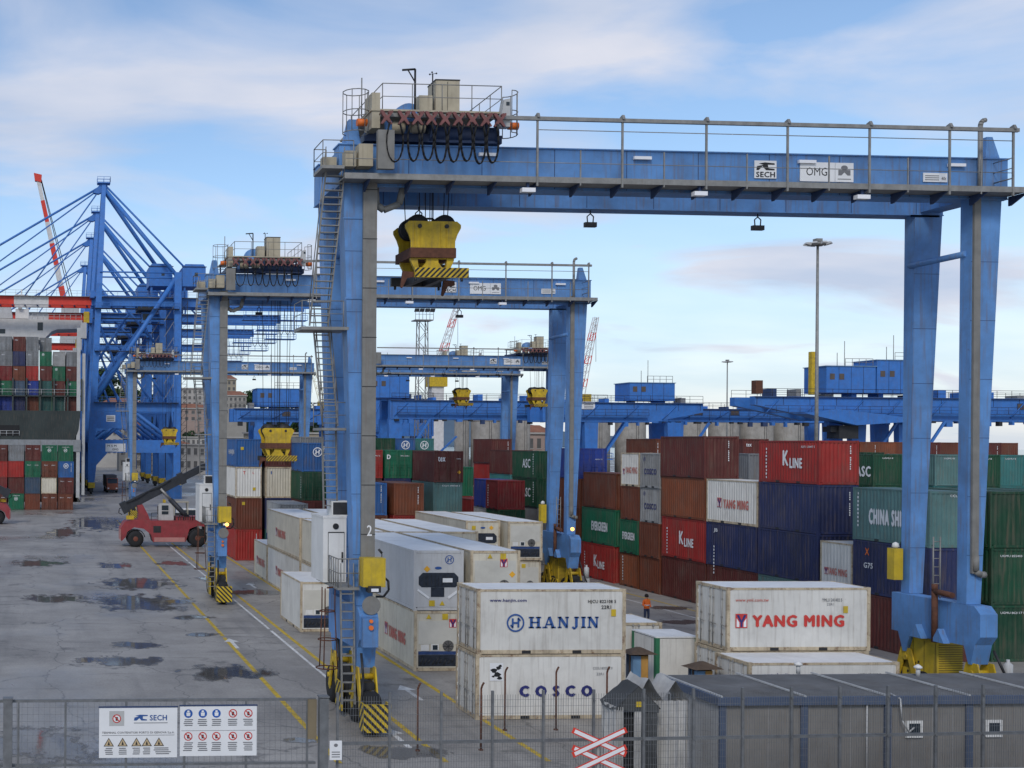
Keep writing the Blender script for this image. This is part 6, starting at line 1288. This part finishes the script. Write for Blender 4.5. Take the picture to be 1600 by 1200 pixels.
# fence running right
t = thing('mesh_fence', 'steel mesh fence with a mid rail crossing the foreground to the right', 'fence', (0, 0, 0))
PXs = [8.6+k*1.56 for k in range(16)]
for x in PXs:
    y = fence_y(x); p_ = MB().box(x-.035, y-.035, 0, x+.035, y+.035, 3.62).obj('post', FENCE, t)
    mb = MB(); [mb.tube((x, y-.07, z), (x, y-.036, z), .03, 8) for z in (.6, 2.1, 3.3)]; mb.obj('clamp', FENCE, p_)
xa, xb = PXs[0], PXs[-1]
for a, b in zip(PXs, PXs[1:]):
    for z in (2.12, .4): MB().bar((a+.036, fence_y(a)+.02, z), (b-.036, fence_y(b)+.02, z), .05, .09).obj('rail', FENCE, t)
    mb = MB()
    for i in range(1, 20): x = a+(b-a)*i/20; y = fence_y(x); mb.box(x-.0035, y-.005, .1, x+.0035, y+.005, 3.5)
    for i in range(17): z = .15+i*.2; mb.bar((a, fence_y(a)-.008, z), (b, fence_y(b)-.008, z), .006, .007)
    mb.obj('wire_mesh', FENCE, t)['kind'] = 'stuff'
# sign boards
def pict(par, x, z, kind, y):
    mb = MB(); c = lambda r, s=1: [(x+r*math.cos(a*.3142), y, z+r*math.sin(a*.3142)) for a in range(20)]
    if kind == 'blue':
        mb.poly(c(.125)); o = mb.obj('pictogram', mat('mandatory_blue', (.02, .10, .38), .5), par); k = MB(); k.quad((x-.05, y-.004, z-.07), (x+.05, y-.004, z-.07), (x+.06, y-.004, z+.03), (x-.06, y-.004, z+.03)); k.poly([(x+.04*math.cos(a*.6), y-.004, z+.065+.03*math.sin(a*.6)) for a in range(10)]); k.obj('pictogram_figure', INKW, o)
    elif kind == 'ban':
        mb.poly(c(.125)); o = mb.obj('pictogram', INKR, par); k = MB(); k.poly([(x+.095*math.cos(a*.3142), y-.003, z+.095*math.sin(a*.3142)) for a in range(20)]); w = k.obj('pictogram_ground', INKW, o)
        k = MB(); k.quad((x-.03, y-.006, z-.06), (x+.04, y-.006, z-.06), (x+.03, y-.006, z+.05), (x-.04, y-.006, z+.05)); k.obj('pictogram_figure', INKK, o); k = MB(); k.quad((x-.08, y-.008, z+.06), (x-.06, y-.008, z+.08), (x+.08, y-.008, z-.06), (x+.06, y-.008, z-.08)); k.obj('bar', INKR, o)
    else:
        mb.poly([(x-.15, y, z-.11), (x+.15, y, z-.11), (x, y, z+.14)]); o = mb.obj('pictogram', INKK, par); k = MB(); k.poly([(x-.115, y-.003, z-.09), (x+.115, y-.003, z-.09), (x, y-.003, z+.105)]); w = k.obj('pictogram_ground', mat('faded_warning', (.55, .42, .25), .6), o)
        k = MB(); k.poly([(x-.035, y-.006, z-.07), (x+.035, y-.006, z-.07), (x, y-.006, z+.05)]); k.obj('pictogram_figure', INKK, o)
def prints(par, x, z, n, w, y):
    mb = MB(); rr = random.Random(int(x*100)); [mb.box(x-w*rr.uniform(.35, .5), y-.004, z-k*.055, x+w*rr.uniform(.35, .5), y, z-k*.055+.028) for k in range(n)]; mb.obj('small_print', INKG, par)
t = thing('sign_board', 'white board with round ban symbol, blue lettering and warning triangles on the gate', 'sign', (0, FY, 0)); Yb = -.085
MB().box(1.62, -.08, 1.80, 3.88, -.05, 3.24).obj('board', WSIGN, t); MB().box(1.60, -.09, 3.241, 3.90, -.045, 3.28).obj('edge', DBLUE, t)
mb = MB().quad((1.92, Yb, 2.74), (2.32, Yb, 2.74), (2.32, Yb, 3.14), (1.92, Yb, 3.14)); MB().box(1.91, Yb, 2.72, 2.34, -.0805, 3.15).obj('symbol_frame', LGREY, t); pict(t, 2.125, 2.93, 'ban', Yb-.004)
text('SECH', t, (3.08, Yb, 2.87), FX, .16, .5, INKB, .03); text('TERMINAL CONTENITORI PORTO DI GENOVA S.p.A.', t, (1.7, Yb, 2.48), FX, .075, 2.1, INKG, .01)
mb = MB(); mb.poly([(2.62, Yb, 2.87), (2.7, Yb, 2.87), (2.78, Yb, 2.94), (2.84, Yb, 2.87), (3.0, Yb, 2.87), (3.0, Yb, 2.9), (2.88, Yb, 2.92), (2.88, Yb, 2.99), (3.02, Yb, 3.0), (3.02, Yb, 3.03), (2.8, Yb, 3.04), (2.66, Yb, 3.01), (2.76, Yb, 2.99), (2.64, Yb, 2.96)]); mb.obj('emblem', INKB, t)
mb = MB(); mb.box(2.62, Yb, 2.79, 3.6, -.0805, 2.81); mb.box(1.7, Yb, 2.44, 3.8, -.0805, 2.452); mb.obj('rule', INKG, t)
for x in (1.9, 2.3, 2.7, 3.0): pict(t, x, 2.24, 'tri', Yb); prints(t, x, 2.06, 4, .24, Yb+.003)
pict(t, 3.35, 2.24, 'tri', Yb); prints(t, 3.45, 2.06, 4, .5, Yb+.003)
t = thing('sign_board', 'white board with two rows of small round safety symbols on the gate', 'sign', (0, FY, 0))
MB().box(3.96, -.08, 1.83, 6.2, -.05, 3.27).obj('board', WSIGN, t); MB().box(3.94, -.09, 3.271, 6.22, -.045, 3.31).obj('edge', DBLUE, t); MB().box(4.0, Yb, 2.56, 6.16, -.0805, 2.57).obj('rule', INKG, t)
for i, x in enumerate((4.2, 4.62, 5.02, 5.5, 5.95)): pict(t, x, 3.06, 'blue' if i < 3 else 'ban', Yb); prints(t, x, 2.87, 4, .3, Yb+.003); pict(t, x, 2.4, 'ban', Yb); prints(t, x, 2.2, 5, .3, Yb+.003)
# railway crossing sign
t = thing('crossing_sign', 'double diagonal-cross railway sign, white with red border, before the fence', 'sign', (16.1, 35.2, 0))
MB().tube((0, .08, 0), (0, .08, 2.3), .05, 10).obj('post', GALV, t)
for z in (2.3, 1.8):
    for k, sg in enumerate((-1, 1)):
        a, b = Vector((-.8, -.012*k, z-.36*sg)), Vector((.8, -.012*k, z+.36*sg)); d = (b-a).normalized()
        o = MB().bar(a, b, .008, .17, (0, 0, 1)).obj('arm', REDS, t)
        MB().bar(a+d*.07+Vector((0, -.006, 0)), b-d*.07+Vector((0, -.006, 0)), .004, .105).obj('white_panel', WSIGN, o)
# grey site office
t = thing('site_office', 'low grey prefabricated office with blue trim, right foreground', 'building', (21.95, 39.2, 0))
GW = mat('grey_cladding', (.20, .19, .175), .8, var=.15, scale=1, streak=.3); GWL = mat('pale_cladding', (.36, .36, .36), .7, var=.12, streak=.3); TRIM = mat('slate_blue_trim', (.07, .095, .15), .6, var=.2, streak=.3); RF = mat('grey_felt_roof', (.15, .155, .165), .75, var=.3, scale=.8, dirt=.4)
OL, OD, OH = 15.0, 3.9, 2.7
MB().box(.02, .05, 0, OL, OD, OH-.02).obj('front_wall', GW, t)
MB().box(-.03, .08, 0, .018, OD-.03, OH-.04).obj('end_wall', GWL, t)
mb = MB().box(-.14, -.12, OH-.2, OL, .03, OH+.06); mb.box(-.14, .031, OH-.2, -.02, OD+.1, OH+.06); mb.obj('fascia', TRIM, t)
MB().box(-.02, .031, OH-.01, OL, OD+.1, OH+.03).obj('roof', RF, t)
for k in range(19): y = .15+k*.2; MB().box(-.0, y, OH+.031, OL, y+.04, OH+.055).obj('roof_rib', RF, t)
for x in (-.02, 2.8, 5.6, 8.4, 11.2, 14.0): MB().box(x, -.1, OH+.056, x+.06, OD+.1, OH+.11).obj('roof_seam', LGREY, t)
for x in (.0, 2.75, 5.6, 8.4, 11.2, 14.0): MB().box(x-.02, -.03, 0, x+.2, .048, OH-.201).obj('post', TRIM, t)
mb = MB(); [mb.box(.25+k*.7, .042, .1, .258+k*.7, .0497, OH-.22) for k in range(20)]; mb.obj('cladding_joint', GWL, t)
MB().tube((4.95, -.03, 0), (4.95, -.03, OH-.2), .03, 8).obj('downpipe', LGREY, t)
for x in (6.6, 9.35): w_ = MB().box(x-.28, -.02, 1.38, x+.28, .049, 1.94).obj('window_frame', WHITE, t); MB().box(x-.19, -.024, 1.47, x+.19, -.0205, 1.85).obj('pane', GLASS, w_)
for x, y in ((5.2, 4.1), (9.2, 3.4)): v_ = MB().lathe([(.07, 0), (.07, .3)], (x, y, OH+.031), 'z', 10).obj('vent', LGREY, t); MB().lathe([(.13, .3), (.14, .36), (.03, .44)], (x, y, OH+.031), 'z', 12).obj('cowl', WHITE, v_)
mb = MB().path([(5.9, .2, OH+.1), (6.0, -.16, OH), (6.05, -.18, 2.0), (6.3, -.16, 1.6), (6.5, -.14, 1.75)], .025); mb.obj('cable', LGREY, t)
# tarpaulin shelter: three peaked bays of cloth
t = thing('tarpaulin_shelter', 'grey tarpaulin shelter with peaked bays next to the office', 'shelter', (18.3, 38.9, 0))
TARP = mat('pale_grey_tarpaulin', (.46, .45, .43), .85, var=.2, scale=1.5, dirt=.25); TARPD = mat('dark_grey_tarpaulin', (.06, .063, .065), .8, var=.25, scale=1.5)
def peak(x0, x1, y0, y1, ze, zp, m, nm):
    mb = MB(); n = 10; k = 6
    def P(u, v):
        x = x0+(x1-x0)*u; y = y0+(y1-y0)*v; r = 1-abs(2*u-1)
        return (x, y, ze+(zp-ze)*r-.10*math.sin(math.pi*v)*(1-r)+.10*noise.noise(Vector((x*2.5, y*2.5, 1)))+.05*noise.noise(Vector((x*6, y*6, 4))))
    for i in range(n):
        for j in range(k): mb.quad(P(i/n, j/k), P((i+1)/n, j/k), P((i+1)/n, (j+1)/k), P(i/n, (j+1)/k), True)
    mb.obj(nm, m, t)
def drape(pts, z0, z1, m, nm, fold=.06):
    mb = MB(); n = 24
    for (a, b) in zip(pts, pts[1:]):
        a, b = Vector(a), Vector(b); nrm = Vector((-(b-a).y, (b-a).x)).normalized()
        Q = lambda u, v: (*(a.lerp(b, u)+nrm*(fold*(1-v*.6)*math.sin(u*19+a.x)+.04*noise.noise(Vector((u*9, v*3, a.x))))), z0+(z1-z0)*v)
        for i in range(n):
            for j in range(6): mb.quad(Q(i/n, j/6), Q((i+1)/n, j/6), Q((i+1)/n, (j+1)/6), Q(i/n, (j+1)/6), True)
    mb.obj(nm, m, t)
peak(-.05, 1.45, -.15, 1.0, 2.5, 3.25, TARPD, 'canopy'); peak(.8, 1.85, .45, 1.7, 2.55, 3.3, TARP, 'canopy'); peak(1.75, 2.72, .45, 1.7, 2.55, 3.3, TARP, 'canopy')
MB().poly([(.0, -.12, 2.45), (1.4, -.12, 2.35), (1.4, -.12, 2.55), (.7, -.13, 3.22), (.0, -.12, 2.55)]).obj('gable', TARPD, t)
drape([(0, .95), (0, -.1), (.22, -.12)], 0, 2.55, TARP, 'side_curtain', .05); drape([(.6, -.1), (.82, -.1)], 0, 2.45, TARP, 'side_curtain', .04); drape([(.83, -.08), (1.36, -.08), (1.4, .45)], 0, 2.5, TARPD, 'side_curtain', .04); drape([(1.42, .44), (1.8, .46), (2.66, .44), (2.7, 1.65)], 0, 2.62, TARP, 'side_curtain', .09)
MB().box(.2, .15, 0, 1.3, .95, 2.3).obj('interior_shade_box', BLACK, t); MB().box(.62, -.16, 2.55, .8, -.135, 2.72).obj('label_plate', YELC, t)  # solid black box stands in for the shade inside the shelter
mb = MB(); [mb.tube((x, y, 0), (x, y, 2.6), .03, 6) for x, y in ((.05, .9), (1.3, .9), (2.6, 1.6), (1.4, 1.6))]; mb.obj('pole', GALV, t)
# rusty bent posts in front of the stacked white containers
for i, x in enumerate((13.3, 15.6, 17.6, 19.6, 21.6)):
    t = thing('rusty_post', 'thin rusty post with bent top in front of stacked white containers, '+('leftmost', 'second from left', 'middle', 'fourth from left', 'rightmost')[i], 'post', (x, 46.6 if i > 1 else 43.6, 0), 0, 'rusty fence posts')
    MB().path([(0, 0, 0), (0, 0, 2.2), (.03, 0, 2.3), (.1, 0, 2.42)], .035, 6).obj('stake', RUST, t); MB().lathe([(.09, 0), (.09, .04)], (0, 0, 0), 'z', 8).obj('foot', RUST, t)
# power pedestals with little roofs, cabinet
def pedestal(loc, label, rz):
    t = thing('power_pedestal', label, 'power pedestal', loc, rz); B1 = mat('pedestal_blue', (.16, .30, .48), .6, var=.2, dirt=.2); O1 = mat('pedestal_orange', (.50, .27, .07), .6, var=.2, dirt=.2); WD = mat('weathered_wood', (.10, .07, .05), .9, var=.3, scale=4)
    MB().box(-.35, -.2, .8, .0, .2, 1.95).obj('blue_panel', B1, t); MB().box(.002, -.22, .8, .3, .2, 1.95).obj('orange_panel', O1, t); MB().box(-.42, .21, .6, .42, .3, 2.0).obj('back_board', TRIM, t)
    for x in (-.4, .34): MB().box(x, .0, 0, x+.08, .08, 2.05).obj('post', WD, t)
    MB().taper(2.05, (-.62, .62, -.5, .5), 2.3, (-.08, .08, -.08, .08)).obj('roof', WD, t); mb = MB().tube((-.1, -.25, .9), (-.12, -.28, .2), .05, 6); mb.tube((.15, -.25, .9), (.2, -.3, .1), .05, 6); mb.obj('plug_cable', DARK, t)
pedestal((25.4, 51.8, 0), 'blue and orange power pedestal with flat wooden roof, nearer picture centre', 0); pedestal((26.3, 48.3, 0), 'blue and orange power pedestal with pointed brown roof, beside the low container', .1)
t = thing('equipment_box', 'white equipment box with green corner posts between the power pedestals', 'box', (26.4, 52.3, 0)); GP = mat('green_post_paint', (.03, .16, .08), .6, var=.2)
MB().box(.03, .03, .1, 1.9, 2.2, 2.57).obj('body', CM['white'], t)
for x in (0, 1.75):
    for y in (0, 2.05): MB().box(x, y, 0, x+.18, y+.18, 2.6).obj('corner_post', GP, t)
MB().box(.0, .0, 2.6, 1.93, 2.23, 2.66).obj('roof', ROOFW, t)
t = thing('wire_cage_cabinet', 'small grey cabinet with striped side beside the yellow power pack', 'cabinet', (33.3, 44.9, 0)); MB().box(0, 0, .6, .75, .6, 2.05).obj('body', LGREY, t); mb = MB(); [mb.box(x, y, 0, x+.05, y+.05, .6) for x in (0, .7) for y in (0, .55)]; mb.obj('leg', GALV, t)
k = MB(); k.box(-.03, .0, .7, -.005, .6, 1.9); gd = k.obj('side_plate', YELC, t); k = MB(); stripes(None, k, 0, .6, -.034, .7, 1.9, 5, 'x'); k.obj('black_stripes', INKK, gd); mb = MB(); [mb.box(.04+i*.17, -.02, .65, .06+i*.17, -.001, 2.0) for i in range(5)]; mb.obj('bar', GALV, t)
# concrete parapet at the bottom right
t = thing('concrete_parapet', 'stained concrete parapet with rusty edge at the bottom right corner', 'wall', (24, 31.5, 0)); MB().box(-1.5, 0, 0, 10, .35, 2.35).obj('wall', CONC, t); MB().box(-1.5, -.06, 2.05, 10, -.002, 2.2).obj('rusty_edge', RUST, t)
# ================================================================== the docker in orange
def person(loc, rz):
    t = thing('person', 'person in orange high-visibility jacket and dark trousers standing on the lane', 'person', loc, rz)
    V = [(0, 0, .95), (0, 0, 1.12), (0, .01, 1.33), (0, 0, 1.47), (0, -.01, 1.55), (0, -.03, 1.66), (.1, 0, .9), (.12, -.03, .5), (.12, .02, .09), (.12, -.13, .05), (-.1, 0, .9), (-.12, -.01, .5), (-.13, .03, .09), (-.13, -.12, .05), (.19, .01, 1.40), (.25, .03, 1.13), (.18, -.16, 1.02), (.1, -.22, 1.05), (-.19, .01, 1.40), (-.25, .03, 1.13), (-.18, -.16, 1.02), (-.1, -.22, 1.05)]
    Rr = [.16, .155, .18, .075, .065, .11, .105, .075, .05, .045, .105, .075, .05, .045, .075, .06, .045, .04, .075, .06, .045, .04]
    Ed = [(0, 1), (1, 2), (2, 3), (3, 4), (4, 5), (0, 6), (6, 7), (7, 8), (8, 9), (0, 10), (10, 11), (11, 12), (12, 13), (2, 14), (14, 15), (15, 16), (16, 17), (2, 18), (18, 19), (19, 20), (20, 21)]
    me = bpy.data.meshes.new('body'); me.from_pydata(V, Ed, []); o = link('body', me, t)
    o.modifiers.new('skin', 'SKIN'); o.modifiers.new('sub', 'SUBSURF').levels = 2; o.modifiers['sub'].render_levels = 2
    for i, v in enumerate(me.skin_vertices[0].data): v.radius = (Rr[i], Rr[i]*.9); v.use_root = (i == 0)
    M = bpy.data.materials.new('skin_and_trousers'); M.use_nodes = True; tn = M.node_tree; p = tn.nodes['Principled BSDF']; c = tn.nodes.new('ShaderNodeTexCoord'); s = tn.nodes.new('ShaderNodeSeparateXYZ'); r = tn.nodes.new('ShaderNodeValToRGB'); r.color_ramp.interpolation = 'CONSTANT'
    tn.links.new(c.outputs['Object'], s.inputs[0]); mdiv = tn.nodes.new('ShaderNodeMath'); mdiv.operation = 'DIVIDE'; mdiv.inputs[1].default_value = 1.8; tn.links.new(s.outputs[2], mdiv.inputs[0]); tn.links.new(mdiv.outputs[0], r.inputs[0])
    r.color_ramp.elements[0].color = (.02, .02, .02, 1); r.color_ramp.elements[1].position = .07; r.color_ramp.elements[1].color = (.03, .04, .08, 1); e = r.color_ramp.elements.new(.5); e.color = (.85, .16, .02, 1); e = r.color_ramp.elements.new(.83); e.color = (.42, .24, .17, 1)
    tn.links.new(r.outputs[0], p.inputs['Base Color']); p.inputs['Roughness'].default_value = .8; me.materials.append(M)
    MB().lathe([(.02, .125), (.08, .10), (.118, .03), (.122, -.03), (.1, -.08)], (0, .01, 1.68), 'z', 14).obj('hair', mat('dark_hair', (.02, .015, .012), .8), t)
    mb = MB(); [mb.lathe([(.198, z-.025), (.2, z), (.198, z+.025)], (0, 0, 0), 'z', 18) for z in (1.12,)]; mb.obj('reflective_band', mat('reflective_silver', (.6, .6, .58), .4), t)
    mb = MB(); [mb.lathe([(.005, -.01), (.014, 0), (.005, .01)], (x, -.125, 1.665), 'y', 8) for x in (-.035, .035)]; mb.obj('eyes', INKK, t)
person((37.0, 74.5, 0), .2)
flush_text()
for o in bpy.data.objects:                      # tiny repeated details that nobody could pick apart
    if o.parent and o.name.split('.')[0] in ('small_print', 'seam', 'number_column', 'stiffener', 'rail_wheels', 'girder_tie', 'black_stripes', 'pipes', 'grille', 'cladding_joint', 'tray_joint', 'panel_joint', 'louvre', 'lashing_bridge', 'lacing', 'rung', 'wire_mesh', 'ladder_cage'): o['kind'] = 'stuff'
